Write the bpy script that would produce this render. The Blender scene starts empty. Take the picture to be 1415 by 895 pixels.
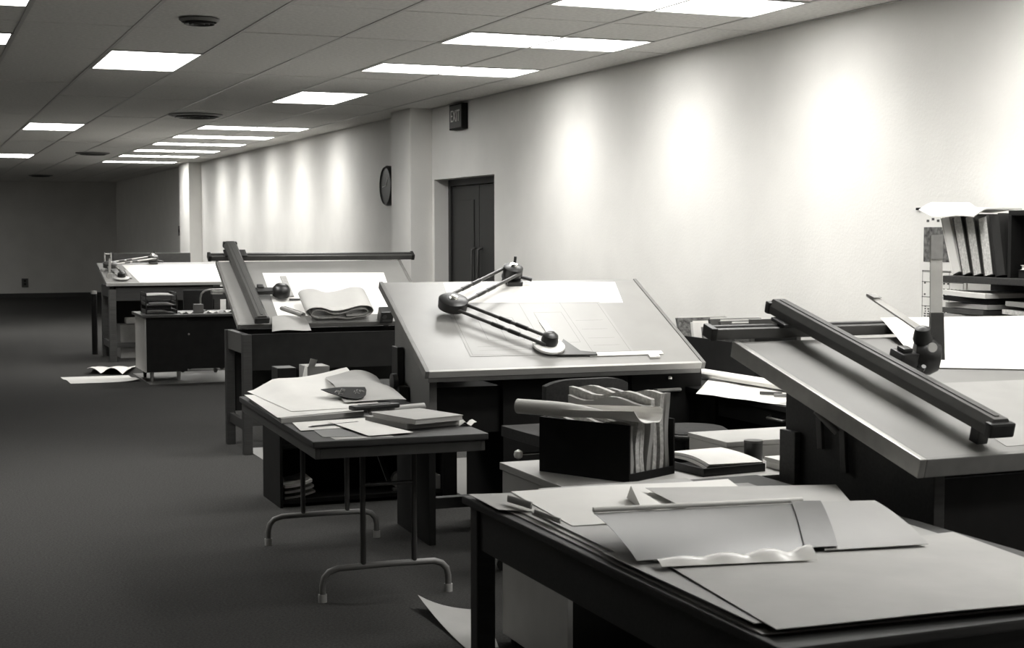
import bpy, bmesh, math, random
from mathutils import Vector, Matrix
random.seed(7)
C = bpy.context.scene.collection
SC = bpy.context.scene

# ---------------------------------------------------------------- camera, world, exposure
YAW, PITCH, FPX = math.radians(22.705), math.radians(3.563), 2080.0
cam_d = bpy.data.cameras.new('camera')
cam = bpy.data.objects.new('camera', cam_d); C.objects.link(cam)
cam.location = (0, 0, 1.6)
cam.rotation_euler = (math.pi/2 - PITCH, 0, -YAW)
cam_d.sensor_fit = 'HORIZONTAL'; cam_d.sensor_width = 36
cam_d.lens = FPX/1415*36
cam_d.shift_x = -(745-707.5)/1415
cam_d.clip_start = .05; cam_d.clip_end = 200
cam_d.dof.use_dof = True; cam_d.dof.focus_distance = 8.6; cam_d.dof.aperture_fstop = 9.0
SC.camera = cam

w = bpy.data.worlds.new('world'); SC.world = w; w.use_nodes = True
w.node_tree.nodes['Background'].inputs[0].default_value = (1, 1, 1, 1)
w.node_tree.nodes['Background'].inputs[1].default_value = 0.0
SC.view_settings.view_transform = 'Standard'; SC.view_settings.look = 'None'
SC.view_settings.gamma = 1; SC.view_settings.use_curve_mapping = False
SC.view_settings.exposure = 0.26
LAMP_W, LAMP_SPREAD, DIFFUSER = 13.0, math.radians(130), 9.2
SC.cycles.max_bounces = 8; SC.cycles.diffuse_bounces = 5

# ---------------------------------------------------------------- materials (procedural greys, faintly warm)
TINT = (1.0, .985, .945)
def mat(name, g, rough=.6, amp=.08, scale=30, metal=0.0, bump=0.0, bscale=200, spec=.5, trans=0.0):
    m = bpy.data.materials.new(name); m.use_nodes = True
    nt = m.node_tree; N = nt.nodes; L = nt.links; b = N['Principled BSDF']
    tc = N.new('ShaderNodeTexCoord'); no = N.new('ShaderNodeTexNoise'); cr = N.new('ShaderNodeValToRGB')
    no.inputs['Scale'].default_value = scale; no.inputs['Detail'].default_value = 4
    L.new(tc.outputs['Object'], no.inputs['Vector']); L.new(no.outputs['Fac'], cr.inputs['Fac'])
    lo, hi = g*(1-amp), g*(1+amp)
    cr.color_ramp.elements[0].position = .3; cr.color_ramp.elements[1].position = .7
    cr.color_ramp.elements[0].color = (lo*TINT[0], lo*TINT[1], lo*TINT[2], 1)
    cr.color_ramp.elements[1].color = (hi*TINT[0], hi*TINT[1], hi*TINT[2], 1)
    L.new(cr.outputs['Color'], b.inputs['Base Color'])
    b.inputs['Roughness'].default_value = rough; b.inputs['Metallic'].default_value = metal
    b.inputs['Specular IOR Level'].default_value = spec
    b.inputs['Transmission Weight'].default_value = trans
    if bump:
        n2 = N.new('ShaderNodeTexNoise'); bp = N.new('ShaderNodeBump')
        n2.inputs['Scale'].default_value = bscale; n2.inputs['Detail'].default_value = 3
        L.new(tc.outputs['Object'], n2.inputs['Vector']); L.new(n2.outputs['Fac'], bp.inputs['Height'])
        bp.inputs['Strength'].default_value = bump; bp.inputs['Distance'].default_value = .01
        L.new(bp.outputs['Normal'], b.inputs['Normal'])
    return m
def wood(name, g, rough=.45, amp=.25):
    m = mat(name, g, rough, amp, 6)
    nt = m.node_tree; mp = nt.nodes.new('ShaderNodeMapping'); mp.inputs['Scale'].default_value = (1, 14, 14)
    tc = [n for n in nt.nodes if n.type == 'TEX_COORD'][0]; no = [n for n in nt.nodes if n.type == 'TEX_NOISE'][0]
    nt.links.new(tc.outputs['Object'], mp.inputs['Vector']); nt.links.new(mp.outputs['Vector'], no.inputs['Vector'])
    return m
def glow(name, s):
    m = bpy.data.materials.new(name); m.use_nodes = True
    b = m.node_tree.nodes['Principled BSDF']
    b.inputs['Base Color'].default_value = (.8, .8, .78, 1)
    b.inputs['Emission Color'].default_value = (1, .99, .96, 1); b.inputs['Emission Strength'].default_value = s
    return m
M = dict(
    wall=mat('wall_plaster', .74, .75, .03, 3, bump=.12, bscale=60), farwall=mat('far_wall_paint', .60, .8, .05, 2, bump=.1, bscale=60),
    ceil=mat('ceiling_tile', .70, .9, .10, 40, bump=.25, bscale=120), tbar=mat('grid_metal', .5, .4, .03),
    tilegap=mat('plenum', .1, .9), carpet=mat('carpet', .047, .95, .28, 90, bump=.5, bscale=260, spec=.1),
    black=mat('black_enamel', .010, .65, .2, 12, spec=.18), blackp=mat('black_plastic', .012, .38, .2, 30),
    dwood=wood('dark_wood', .024, .6), mwood=wood('mid_wood', .06), doorw=wood('door_wood', .022, .5),
    gmetal=mat('grey_metal', .16, .45, .06, 8), lgmetal=mat('light_grey_metal', .42, .45, .05, 8), dgmetal=mat('dark_grey_metal', .06, .4, .1, 20, metal=.2),
    alu=mat('aluminium', .35, .35, .08, 20, metal=.7), chrome=mat('chrome', .75, .2, .05, 20, metal=1),
    beam=mat('track_anodised', .07, .38, .1, 15, metal=.3), board=mat('board_vinyl', .19, .5, .05, 5), boardl=mat('board_vinyl_pale', .26, .4, .05, 5),
    edge=mat('board_edge', .16, .45, .1, 20), white=mat('white_paper', .72, .7, .03, 6), paper=mat('drawing_paper', .37, .65, .07, 5),
    grey_paper=mat('grey_print_paper', .28, .6, .08, 5), vellum=mat('vellum', .28, .45, .05, 4, spec=.5), film=mat('drafting_film', .075, .35, .06, 4, spec=.5),
    ink=mat('pencil_line', .14, .8), card=mat('carton', .3, .8, .08, 10), plastic=mat('clear_scale', .62, .2, .05, 20, trans=.45), scaleg=mat('scale_grey', .28, .4, .1, 40),
    mat=mat('chair_mat', .17, .35, .06, 6), white_pl=mat('white_plastic', .75, .3, .02), print=mat('dark_print', .05, .7, .7, 60),
    diff=glow('lamp_diffuser', DIFFUSER), signface=mat('sign_face', .05, .4), signlet=mat('sign_letter', .65, .5), fabric=mat('dark_fabric', .02, .9, .3, 80),
    mottled=mat('mottled_print', .10, .6, .9, 45), vinylblk=mat('binder_vinyl', .02, .45, .2, 20), bookp=mat('page_edges', .55, .8, .25, 90),
)

# ---------------------------------------------------------------- mesh helpers
class MB:
    """collects simple solids in world coordinates, then links them as one mesh"""
    def __init__(s): s.v = []; s.f = []
    def add(s, vs, fs):
        k = len(s.v); s.v += [Vector(p) for p in vs]; s.f += [[i+k for i in f] for f in fs]; return s
    def hexa(s, p):
        return s.add(p, [(0,3,2,1),(4,5,6,7),(0,1,5,4),(1,2,6,5),(2,3,7,6),(3,0,4,7)])
    def box(s, x0, x1, y0, y1, z0, z1):
        return s.hexa([(x0,y0,z0),(x1,y0,z0),(x1,y1,z0),(x0,y1,z0),(x0,y0,z1),(x1,y0,z1),(x1,y1,z1),(x0,y1,z1)])
    def fbox(s, F, u0, u1, v0, v1, h0, h1):
        return s.hexa([F(u0,v0,h0),F(u1,v0,h0),F(u1,v1,h0),F(u0,v1,h0),F(u0,v0,h1),F(u1,v0,h1),F(u1,v1,h1),F(u0,v1,h1)])
    def bar(s, a, b, wdt, hgt, up=(0,0,1)):
        a = Vector(a); b = Vector(b); d = (b-a).normalized(); up = Vector(up)
        if abs(d.dot(up)) > .95: up = Vector((0,1,0))
        x = d.cross(up).normalized()*wdt/2; y = x.cross(d).normalized()*hgt/2
        return s.hexa([a-x-y, a+x-y, b+x-y, b-x-y, a-x+y, a+x+y, b+x+y, b-x+y])
    def tube(s, pts, r, n=10, cap=True):
        pts = [Vector(p) for p in pts]; rs = r if isinstance(r, (list, tuple)) else [r]*len(pts)
        k = len(s.v); t0 = (pts[1]-pts[0]).normalized()
        ref = Vector((0,0,1)) if abs(t0.z) < .9 else Vector((1,0,0))
        x = t0.cross(ref).normalized()
        for i, p in enumerate(pts):
            t = ((pts[min(i+1,len(pts)-1)]-p).normalized() + (p-pts[max(i-1,0)]).normalized())
            t = t.normalized() if t.length > 1e-6 else t0
            x = (x - t*x.dot(t)).normalized(); y = t.cross(x)
            for j in range(n):
                a = 2*math.pi*j/n; s.v.append(p + (x*math.cos(a)+y*math.sin(a))*rs[i])
        for i in range(len(pts)-1):
            for j in range(n):
                s.f.append([k+i*n+j, k+i*n+(j+1)%n, k+(i+1)*n+(j+1)%n, k+(i+1)*n+j])
        if cap:
            s.f.append([k+j for j in range(n)][::-1]); s.f.append([k+(len(pts)-1)*n+j for j in range(n)])
        return s
    def lathe(s, prof, c, axis=(0,0,1), n=24):
        """profile of (radius, height) along an axis through c"""
        c = Vector(c); ax = Vector(axis).normalized()
        return s.tube_profile([c+ax*h for r, h in prof], [max(r, 1e-4) for r, h in prof], ax, n)
    def tube_profile(s, pts, rs, ax, n):
        ref = Vector((0,0,1)) if abs(ax.z) < .9 else Vector((1,0,0))
        x = ax.cross(ref).normalized(); y = ax.cross(x); k = len(s.v)
        for p, r in zip(pts, rs):
            for j in range(n):
                a = 2*math.pi*j/n; s.v.append(p+(x*math.cos(a)+y*math.sin(a))*r)
        for i in range(len(pts)-1):
            for j in range(n):
                s.f.append([k+i*n+j, k+i*n+(j+1)%n, k+(i+1)*n+(j+1)%n, k+(i+1)*n+j])
        s.f.append([k+j for j in range(n)][::-1]); s.f.append([k+(len(pts)-1)*n+j for j in range(n)])
        return s
    def prism(s, F, poly, h0, h1):
        n = len(poly)
        return s.add([F(u,v,h0) for u,v in poly]+[F(u,v,h1) for u,v in poly],
                     [list(range(n))[::-1], list(range(n,2*n))]+[[i,(i+1)%n,n+(i+1)%n,n+i] for i in range(n)])
    def surf(s, P, nu, nv, nrm, th):
        """solid sheet: P(i,j) points, thickness th along nrm"""
        nrm = Vector(nrm); top = [Vector(P(i/nu, j/nv)) for j in range(nv+1) for i in range(nu+1)]
        k = len(s.v); s.v += [p+nrm*th for p in top] + top; m = (nu+1)*(nv+1)
        q = lambda i, j: j*(nu+1)+i
        for j in range(nv):
            for i in range(nu):
                a, b, c, d = q(i,j), q(i+1,j), q(i+1,j+1), q(i,j+1)
                s.f.append([k+a,k+b,k+c,k+d]); s.f.append([k+m+a,k+m+d,k+m+c,k+m+b])
        for i in range(nu):
            for j, fl in ((0,0),(nv,1)):
                a, b = q(i,j), q(i+1,j); f = [k+m+a,k+m+b,k+b,k+a]; s.f.append(f[::-1] if fl else f)
        for j in range(nv):
            for i, fl in ((0,1),(nu,0)):
                a, b = q(i,j), q(i,j+1); f = [k+m+a,k+m+b,k+b,k+a]; s.f.append(f[::-1] if fl else f)
        return s
    def ribbon(s, prof, axis, th):
        """open profile of 3D points swept along axis vector, given thickness"""
        prof = [Vector(p) for p in prof]; ax = Vector(axis); n = len(prof); nr = []
        for i in range(n):
            t = (prof[min(i+1,n-1)]-prof[max(i-1,0)]).normalized(); nr.append(t.cross(ax.normalized()).normalized()*th/2)
        k = len(s.v)
        for o in (Vector(), ax):
            s.v += [p+d+o for p, d in zip(prof, nr)]; s.v += [p-d+o for p, d in zip(prof, nr)]
        for i in range(n-1):
            a, b = k+i, k+i+1
            s.f += [[a,b,b+2*n,a+2*n], [a+n,a+3*n,b+3*n,b+n], [a,a+n,b+n,b], [a+2*n,b+2*n,b+3*n,a+3*n]]
        s.f += [[k,k+2*n,k+3*n,k+n], [k+n-1,k+2*n-1,k+4*n-1,k+3*n-1]]
        return s
    def build(s, name, m, parent=None, bevel=0.0, smooth=False):
        me = bpy.data.meshes.new(name); vs = s.v
        o = bpy.data.objects.new(name, me); C.objects.link(o)
        if parent is not None:
            inv = world_of(parent).inverted(); vs = [inv @ p for p in vs]; o.parent = parent
        else:
            xs = [p.x for p in vs]; ys = [p.y for p in vs]; zs = [p.z for p in vs]
            c = Vector(((min(xs)+max(xs))/2, (min(ys)+max(ys))/2, min(zs))); o.location = c; vs = [p-c for p in vs]
        me.from_pydata([tuple(p) for p in vs], [], s.f); me.materials.append(m)
        bm = bmesh.new(); bm.from_mesh(me)
        bmesh.ops.recalc_face_normals(bm, faces=bm.faces)
        if bevel:
            es = [e for e in bm.edges if len(e.link_faces) == 2 and e.calc_face_angle(0) > .6]
            bmesh.ops.bevel(bm, geom=es, offset=bevel, segments=2, affect='EDGES', profile=.7, clamp_overlap=True)
        bm.to_mesh(me); bm.free()
        if smooth:
            for p in me.polygons: p.use_smooth = True
            try: me.set_sharp_from_angle(angle=.7)
            except Exception: pass
        return o
def world_of(o):
    mtx = Matrix.Translation(o.location) @ o.rotation_euler.to_matrix().to_4x4()
    return world_of(o.parent) @ mtx if o.parent else mtx
def tag(o, label=None, cat=None, group=None, kind=None):
    for k, v in (('label', label), ('category', cat), ('group', group), ('kind', kind)):
        if v: o[k] = v
    return o
def thing(name, label, cat, loc=(0,0,0), rz=0.0, group=None, kind=None):
    o = bpy.data.objects.new(name, None); C.objects.link(o)
    o.empty_display_size = .1; o.location = loc; o.rotation_euler = (0,0,rz)
    return tag(o, label, cat, group, kind)
def struct(name, mb, m, parent=None, bevel=0, label=None):
    o = mb.build(name, m, parent, bevel)
    if parent is None: o['kind'] = 'structure'
    if label: o['label'] = label
    return o
def copy_tree(o, loc, parent=None):
    c = o.copy(); C.objects.link(c); c.parent = parent
    if parent is None: c.location = loc
    for ch in [x for x in bpy.data.objects if x.parent == o]: copy_tree(ch, None, c)
    return c
def frame(o, u, v, n):
    o, u, v, n = Vector(o), Vector(u), Vector(v), Vector(n)
    return lambda a, b, h=0.0: o + u*a + v*b + n*h
def flat(z, x=0, y=0, rz=0.0):
    c, s = math.cos(rz), math.sin(rz)
    return frame((x,y,z), (c,s,0), (-s,c,0), (0,0,1))
def board_frame(x0, y0, rot, zf, zb, dep):
    c, s = math.cos(rot), math.sin(rot); u = Vector((c,s,0)); v = Vector((-s*dep, c*dep, zb-zf)); L = v.length; v = v/L
    return frame((x0,y0,zf), u, v, u.cross(v)), L
def sheet(name, label, cat, F, q, m, h=None, th=.0006, n=(6,6), group=None, base=.0004, parent=None, g=None):
    """a sheet of paper: q four corners (u,v) in frame F, h(s,t) lift above base"""
    q = [Vector((a,b)) for a, b in q]
    def P(s_, t_):
        p = q[0]*(1-s_)*(1-t_) + q[1]*s_*(1-t_) + q[2]*s_*t_ + q[3]*(1-s_)*t_
        return F(p.x, p.y, base + (h(s_,t_) if h else 0) + (g(p.x,p.y) if g else 0))
    nr = (F(0,0,1)-F(0,0,0))
    o = MB().surf(P, n[0], n[1], nr, th).build(name, m, parent, smooth=h is not None or g is not None)
    if parent is None: tag(o, label, cat, group)
    return o
def spiral(c, a, b, r0, r1, turns, n=None, ph=0.0, sq=1.0):
    """profile points of a roll around c in the plane of unit vectors a, b"""
    c, a, b = Vector(c), Vector(a), Vector(b); n = n or int(turns*18); out = []
    for i in range(n+1):
        t = ph + 2*math.pi*turns*i/n; r = r0+(r1-r0)*i/n
        out.append(c + a*math.cos(t)*r + b*math.sin(t)*r*sq)
    return out

# ---------------------------------------------------------------- room shell
XW, YF, ZC = 4.65, 37.6, 2.76
struct('floor', MB().box(-5, XW+.4, -3, YF+.2, -.1, 0), M['carpet'], label='dark grey carpet')
wr = MB()
wr.box(XW, XW+.4, -3, 12.11, 0, 2.9).box(XW, XW+.4, 13.71, YF+.2, 0, 2.9).box(XW, XW+.4, 12.11, 13.71, 2.08, 2.9).box(XW+.34, XW+.4, 12.11, 13.71, 0, 2.08)
wo = struct('wall_right', wr, M['wall'], label='pale plaster wall washed by the lamps')
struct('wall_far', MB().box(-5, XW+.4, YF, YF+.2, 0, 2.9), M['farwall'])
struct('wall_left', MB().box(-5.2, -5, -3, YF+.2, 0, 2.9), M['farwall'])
struct('wall_near', MB().box(-5, XW, -3.2, -3, 0, 2.9), M['farwall'])
struct('baseboard_far', MB().box(-5, XW-.03, YF-.02, YF, 0, .11), M['blackp'])
struct('baseboard_right', MB().box(XW-.015, XW, -3, 12.1, 0, .10).box(XW-.015, XW, 14.4, 26.1, 0, .10).box(XW-.015, XW, 27.1, YF, 0, .10), M['blackp'])
tag(struct('pillar', MB().box(4.43, XW, 13.77, 14.38, 0, ZC), M['wall'], bevel=.004), 'pale square pillar on the wall beside the dark doorway')
tag(struct('pillar', MB().box(4.44, XW, 26.1, 27.1, 0, ZC), M['wall'], bevel=.004), 'pale square pillar far down the wall, where the dark end begins')

# door in its niche
d = thing('door_1', 'dark wooden double door set back in the wall', None, (XW+.2, 12.9, 0), kind='structure')
MB().box(XW+.14, XW+.2, 12.11, 12.17, 0, 2.08).box(XW+.14, XW+.2, 13.65, 13.71, 0, 2.08).box(XW+.14, XW+.2, 12.17, 13.65, 2.02, 2.08).build('door_frame', M['doorw'], d, .004)
for y0, y1, hy in ((12.175, 12.905, 12.83), (12.915, 13.645, 12.99)):
    lf = MB().box(XW+.16, XW+.2, y0, y1, .01, 2.015).build('door_leaf', M['doorw'], d, .004)
    MB().box(XW+.152, XW+.16, y0+.12, y1-.12, .2, .95).box(XW+.152, XW+.16, y0+.12, y1-.12, 1.1, 1.88).build('raised_panel', M['doorw'], lf, .003)
    MB().tube([(XW+.155,hy,1.0),(XW+.115,hy,1.02),(XW+.115,hy,1.42),(XW+.155,hy,1.44)], .012).build('pull_handle', M['dgmetal'], lf, smooth=True)

# ceiling slab, tiles, grid
CE = struct('ceiling', MB().box(-5, XW+.2, -3, YF+.1, ZC+.05, ZC+.12), M['tilegap'])
P0, PY, XG = 10.08, 1.185, .61
RIGHT_ROWS = [5.16, 6.91, 8.64, 10.42, 17.2, 18.97, 20.65, 22.5, 24.2, 26.35]
LAMPS = []                                       # x0, x1, y0, y1
for y in [1.66, 3.41] + RIGHT_ROWS: LAMPS.append((3.05, 4.27, y-.295, y+.295))
LAMPS.append((3.05, 3.66, 12.45, 13.635))
for y0 in (P0, P0+6*PY, P0+12*PY): LAMPS.append((1.22, 1.83, y0, y0+PY))
for y in (8.01, 9.75): LAMPS.append((-.61, .61, y-.295, y+.295))
for y0 in (P0+12*PY, P0+16*PY, P0+20*PY): LAMPS.append((-1.22, -.61, y0, y0+PY)); LAMPS.append((-3.66, -3.05, y0, y0+PY))
cells, cache = {}, {}
ycuts = [P0+PY*k for k in range(-12, 25)]
far_tiles = MB()
for c in range(-8, 8):
    x0, x1 = c*XG, min((c+1)*XG, XW)
    occ = sorted((l[2], l[3]) for l in LAMPS if l[0] < x1-.01 and l[1] > x0+.01)
    cuts = sorted(set([-3.0, YF] + [y for y in ycuts if -3 < y < YF and not any(a-.25 < y < b+.25 for a, b in occ)] + [y for o in occ for y in o]))
    for a, b in zip(cuts, cuts[1:]):
        if b-a < .05 or any(o[0]-.01 <= a and b <= o[1]+.01 for o in occ): continue
        if c >= 0 and a > 5.2:
            key = (round(x1-x0, 3), round(b-a, 3))
            if key not in cache:
                t = MB().box(x0+.006, x1-.006, a+.006, b-.006, ZC, ZC+.018).build('tile', M['ceil'], CE, .002); cache[key] = t; cells[key] = (x0, a)
            else:
                t = cache[key].copy(); C.objects.link(t); t.parent = CE
                px, pa = cells[key]; t.location = (x0-px, a-pa, random.uniform(-.0015, .0015))
        else: far_tiles.box(x0+.006, x1-.006, a+.006, b-.006, ZC, ZC+.018)
tag(far_tiles.build('tile', M['ceil'], CE), kind='stuff')
for c in range(-7, 8):
    MB().box(c*XG-.011, c*XG+.011, -3, YF, ZC-.004, ZC+.004).build('grid_runner', M['tbar'], CE)
MB().box(XW-.02, XW, -3, YF, ZC-.004, ZC+.004).build('wall_angle', M['tbar'], CE)

# ceiling lamps
def ceiling_lamp(x0, x1, y0, y1, label):
    cx, cy = (x0+x1)/2, (y0+y1)/2
    t = thing('ceiling_lamp', label, 'ceiling light', (cx, cy, ZC))
    f = .022; fr = MB()
    fr.box(x0+.004, x1-.004, y0+.004, y0+f, ZC-.006, ZC+.03).box(x0+.004, x1-.004, y1-f, y1-.004, ZC-.006, ZC+.03)
    fr.box(x0+.004, x0+f, y0+f, y1-f, ZC-.006, ZC+.03).box(x1-f, x1-.004, y0+f, y1-f, ZC-.006, ZC+.03)
    fr.build('frame', M['tbar'], t)
    MB().box(x0+f, x1-f, y0+f, y1-f, ZC-.002, ZC+.012).build('diffuser', M['diff'], t)
    ld = bpy.data.lights.new('lamp_light', 'AREA'); ld.shape = 'RECTANGLE'; ld.size = x1-x0-.06; ld.size_y = y1-y0-.06
    ld.energy = LAMP_W; ld.spread = LAMP_SPREAD; ld.color = (1, .985, .95)
    lo = bpy.data.objects.new('lamp_light', ld); C.objects.link(lo); lo.parent = t; lo.location = (0, 0, -.008)
    return t
ordn = ['first', 'second', 'third', 'fourth', 'fifth', 'sixth', 'seventh', 'eighth', 'ninth', 'tenth', 'eleventh']
for k, l in enumerate(LAMPS):
    if l[0] > 3 and l[1] > 4:
        if l[2] < 6: lb = 'recessed ceiling light along the wall, %s behind the viewpoint' % ordn[k]
        elif l[2] < 11: lb = 'crosswise recessed light by the pale wall, %s of the near three from the camera' % ordn[k-3]
        else: lb = 'crosswise recessed light in the distant ladder of six, %s one counting into the room' % ordn[k-6]
    elif l[0] > 3: lb = 'lengthwise recessed light between the near three and the distant six'
    elif l[0] < -1: lb = 'recessed ceiling light over the unseen part of the office, %s' % (('inner file, ' if l[0] > -2 else 'outer file, ')+{12:'nearest',16:'middle',20:'deepest'}[round((l[2]-P0)/PY)])
    elif l[0] > 1: lb = ['large lengthwise recessed light out in the ceiling, nearest of its file', 'middle lengthwise recessed light out in the ceiling', 'most distant lengthwise recessed light at the picture edge'][[l[2] > 11, l[2] > 18].count(True)]
    else: lb = 'crosswise recessed light cut by the left picture edge, %s' % ('the nearer' if l[2] < 9 else 'the farther')
    ceiling_lamp(*l, lb)

# ceiling air outlets
def air_outlet(x, y, s, label):
    t = thing('air_outlet', label, 'ceiling vent', (x, y, ZC))
    MB().lathe([(s, 0), (s, -.008), (s*.86, -.02), (s*.84, -.008), (s*.84, 0)], (x, y, ZC-.004)).build('rim', M['gmetal'], t, smooth=True)
    for k, r in enumerate((.68, .46, .24)):
        MB().lathe([(s*r, 0), (s*r*1.12, -.03), (s*r*1.08, -.032), (s*r*.92, 0)], (x, y, ZC-.004)).build('cone_ring', M['dgmetal'], t, smooth=True)
air_outlet(1.50, 8.41, .11, 'small dark round ceiling vent nearest the camera')
air_outlet(2.69, 15.36, .27, 'largest dark round ceiling vent, before the distant ladder of lights')
air_outlet(2.58, 23.5, .25, 'dark ceiling vent beside the end of the ladder of lights')
air_outlet(2.60, 33.4, .25, 'farthest dark ceiling vent near the end wall')

# exit sign, round wall clock, switch, outlet
t = thing('exit_sign', 'small dark EXIT sign on the wall just under the ceiling', 'exit sign', (XW, 12.92, 2.52))
MB().box(XW-.06, XW-.001, 12.76, 13.10, 2.51, 2.74).build('housing', M['black'], t, .004)
MB().box(XW-.064, XW-.06, 12.775, 13.085, 2.525, 2.725).build('face', M['signface'], t)
fc = bpy.data.curves.new('lettering', 'FONT'); fc.body = 'EXIT'; fc.size = .15; fc.extrude = .001; fc.align_x = 'CENTER'; fc.align_y = 'CENTER'
ft = bpy.data.objects.new('lettering_curve', fc); C.objects.link(ft); me_ = bpy.data.meshes.new_from_object(ft); bpy.data.objects.remove(ft)
fo = bpy.data.objects.new('lettering', me_); C.objects.link(fo); fo.parent = t
fo.rotation_euler = (math.pi/2, 0, -math.pi/2); fo.location = (-.0655, 0.01, .105); me_.materials.clear(); me_.materials.append(M['signlet'])
fo.scale = (.8, 1, 1)
t = thing('wall_clock', 'dark round wall clock half hidden by the near pillar', 'clock', (XW, 15.08, 1.85))
MB().lathe([(.205, 0), (.21, .05), (.195, .075), (.185, .06)], (XW-.001, 15.08, 2.06), (-1,0,0), 32).build('case', M['blackp'], t, smooth=True)
MB().lathe([(.184, .058), (.184, .062)], (XW-.001, 15.08, 2.06), (-1,0,0), 32).build('dial', M['dgmetal'], t)
MB().bar((XW-.066,15.08,2.06), (XW-.066,15.02,2.14), .012, .003, (1,0,0)).bar((XW-.066,15.08,2.06), (XW-.066,15.2,2.05), .008, .003, (1,0,0)).build('hands', M['white_pl'], t)
t = thing('light_switch', 'small dark switch plate on the dim wall beyond the far pillar', 'switch', (XW, 28.3, 1.5))
MB().box(XW-.012, XW-.001, 28.2, 28.5, 1.5, 1.68).build('plate', M['dgmetal'], t, .003)
MB().box(XW-.022, XW-.012, 28.32, 28.38, 1.56, 1.62).build('toggle', M['black'], t, .002)
t = thing('wall_outlet', 'small outlet plate low on the dim end wall', 'outlet', (2.52, YF, .28))
MB().box(2.45, 2.6, YF-.012, YF-.001, .25, .46).build('plate', M['dgmetal'], t, .003)
for z in (.30, .38): MB().box(2.5, 2.55, YF-.018, YF-.012, z, z+.05).build('socket', M['black'], t, .002)

# chair mats on the carpet
def chair_mat(q, label): tag(MB().prism(flat(0), q, .0005, .004).build('chair_mat', M['mat']), label, 'chair mat')
chair_mat([(2.28,15.9),(3.6,15.9),(3.6,17.2),(2.28,17.2)], 'pale plastic chair mat under the far metal desk')
chair_mat([(2.245,9.85),(3.5,9.85),(3.5,10.95),(2.245,10.95)], 'thin grey chair mat under the legs of the track machine table')
chair_mat([(3.05,8.25),(4.0,8.25),(4.0,9.9),(3.05,9.9)], 'grey chair mat seen beneath the middle drafting table')

# ================================================================ drafting table helpers
def arm_machine(F, label, group, clamp, elbow, head, s=1.0, base_h=.003, Lb=1.0, metal='beam', headm='white_pl', scales=True, vs=.36, us=.46, pm=None):
    """elbow-type drafting machine: clamp, two pairs of bars, elbow bracket, protractor head and scales"""
    pm = pm or 'blackp'
    t = thing('arm_drafting_machine', label, 'drafting machine', F(*clamp, base_h), 0, group)
    n = F(0,0,1)-F(0,0,0)
    cu, cv = clamp; eu, ev = elbow; hu, hv = head
    b = MB().fbox(F, cu-.045*s, cu+.045*s, cv-.07*s, Lb+.04, base_h, base_h+.025*s).fbox(F, cu-.04*s, cu+.04*s, Lb+.006, Lb+.04, -.05*s, base_h-.0005)
    b.build('clamp', M[pm], t, .004)
    MB().lathe([(.048*s,.025*s),(.056*s,.04*s),(.056*s,.085*s),(.036*s,.096*s)], F(cu,cv,base_h), n).build('pivot', M[pm], t, smooth=True)
    MB().lathe([(.028*s,.092*s),(.02*s,.108*s),(.004,.112*s)], F(cu,cv,base_h), n).build('pivot_cap', M['chrome'], t, smooth=True)
    MB().tube([F(cu+.02*s,cv+.03*s,base_h+.05*s), F(cu+.02*s,cv+.045*s,base_h+.13*s)], .008*s).tube([F(cu+.03*s,cv,base_h+.03*s),F(cu+.11*s,cv-.03*s,base_h+.02*s)], .011*s).build('clamp_screw', M[pm], t, smooth=True)
    def pair(a, c, ha, hb, off):
        a = Vector(a); c = Vector(c); d = (c-a).normalized(); p = Vector((-d.y, d.x))*off
        for sg in (-1, 1):
            q0, q1 = a+p*sg, c+p*sg
            MB().tube([F(q0.x,q0.y,ha), F(q1.x,q1.y,hb)], .0095*s, 10).build('arm_bar', M[metal], t, smooth=True)
            for k in (.45, .62):
                m0 = q0.lerp(q1, k); m1 = q0.lerp(q1, k+.12); hm = ha+(hb-ha)*k
                MB().tube([F(m0.x,m0.y,hm), F(m1.x,m1.y,ha+(hb-ha)*(k+.12))], .0118*s, 10).build('bar_sleeve', M[pm], t, smooth=True)
    pair(clamp, elbow, base_h+.065*s, .082*s, .050*s)
    pair(elbow, head, .062*s, .045*s, .044*s)
    MB().lathe([(.06*s,.035*s),(.078*s,.04*s),(.08*s,.088*s),(.06*s,.100*s)], F(eu,ev,0), n).build('elbow', M[pm], t, smooth=True)
    MB().lathe([(.026*s,.098*s),(.02*s,.108*s),(.004,.112*s)], F(eu,ev,0), n).build('elbow_cap', M['chrome'], t, smooth=True)
    MB().lathe([(.078*s,.012),(.085*s,.018),(.085*s,.028),(.07*s,.036)], F(hu,hv,0), n, 32).build('protractor_disc', M[headm], t, smooth=True)
    MB().lathe([(.042*s,.036),(.046*s,.05),(.040*s,.085),(.022*s,.10)], F(hu,hv,0), n, 24).build('grip', M['blackp'], t, smooth=True)
    if scales:
        MB().fbox(F, hu+.05*s, hu+.09*s, hv+.02*s, hv+vs, .003, .007).build('scale', M['white_pl'], t)
        MB().fbox(F, hu+.2*s, hu+.2*s+us, hv-.095*s, hv-.06*s, .003, .007).build('scale', M['white_pl'], t)
        MB().prism(F, [(hu+.02*s,hv-.085*s),(hu+.24*s,hv-.095*s),(hu+.24*s,hv-.07*s),(hu+.16*s,hv-.05*s),(hu+.11*s,hv+.08*s),(hu+.07*s,hv+.02*s)], .008, .016).build('scale_chuck', M['dgmetal'], t, .002)
    return t
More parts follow.
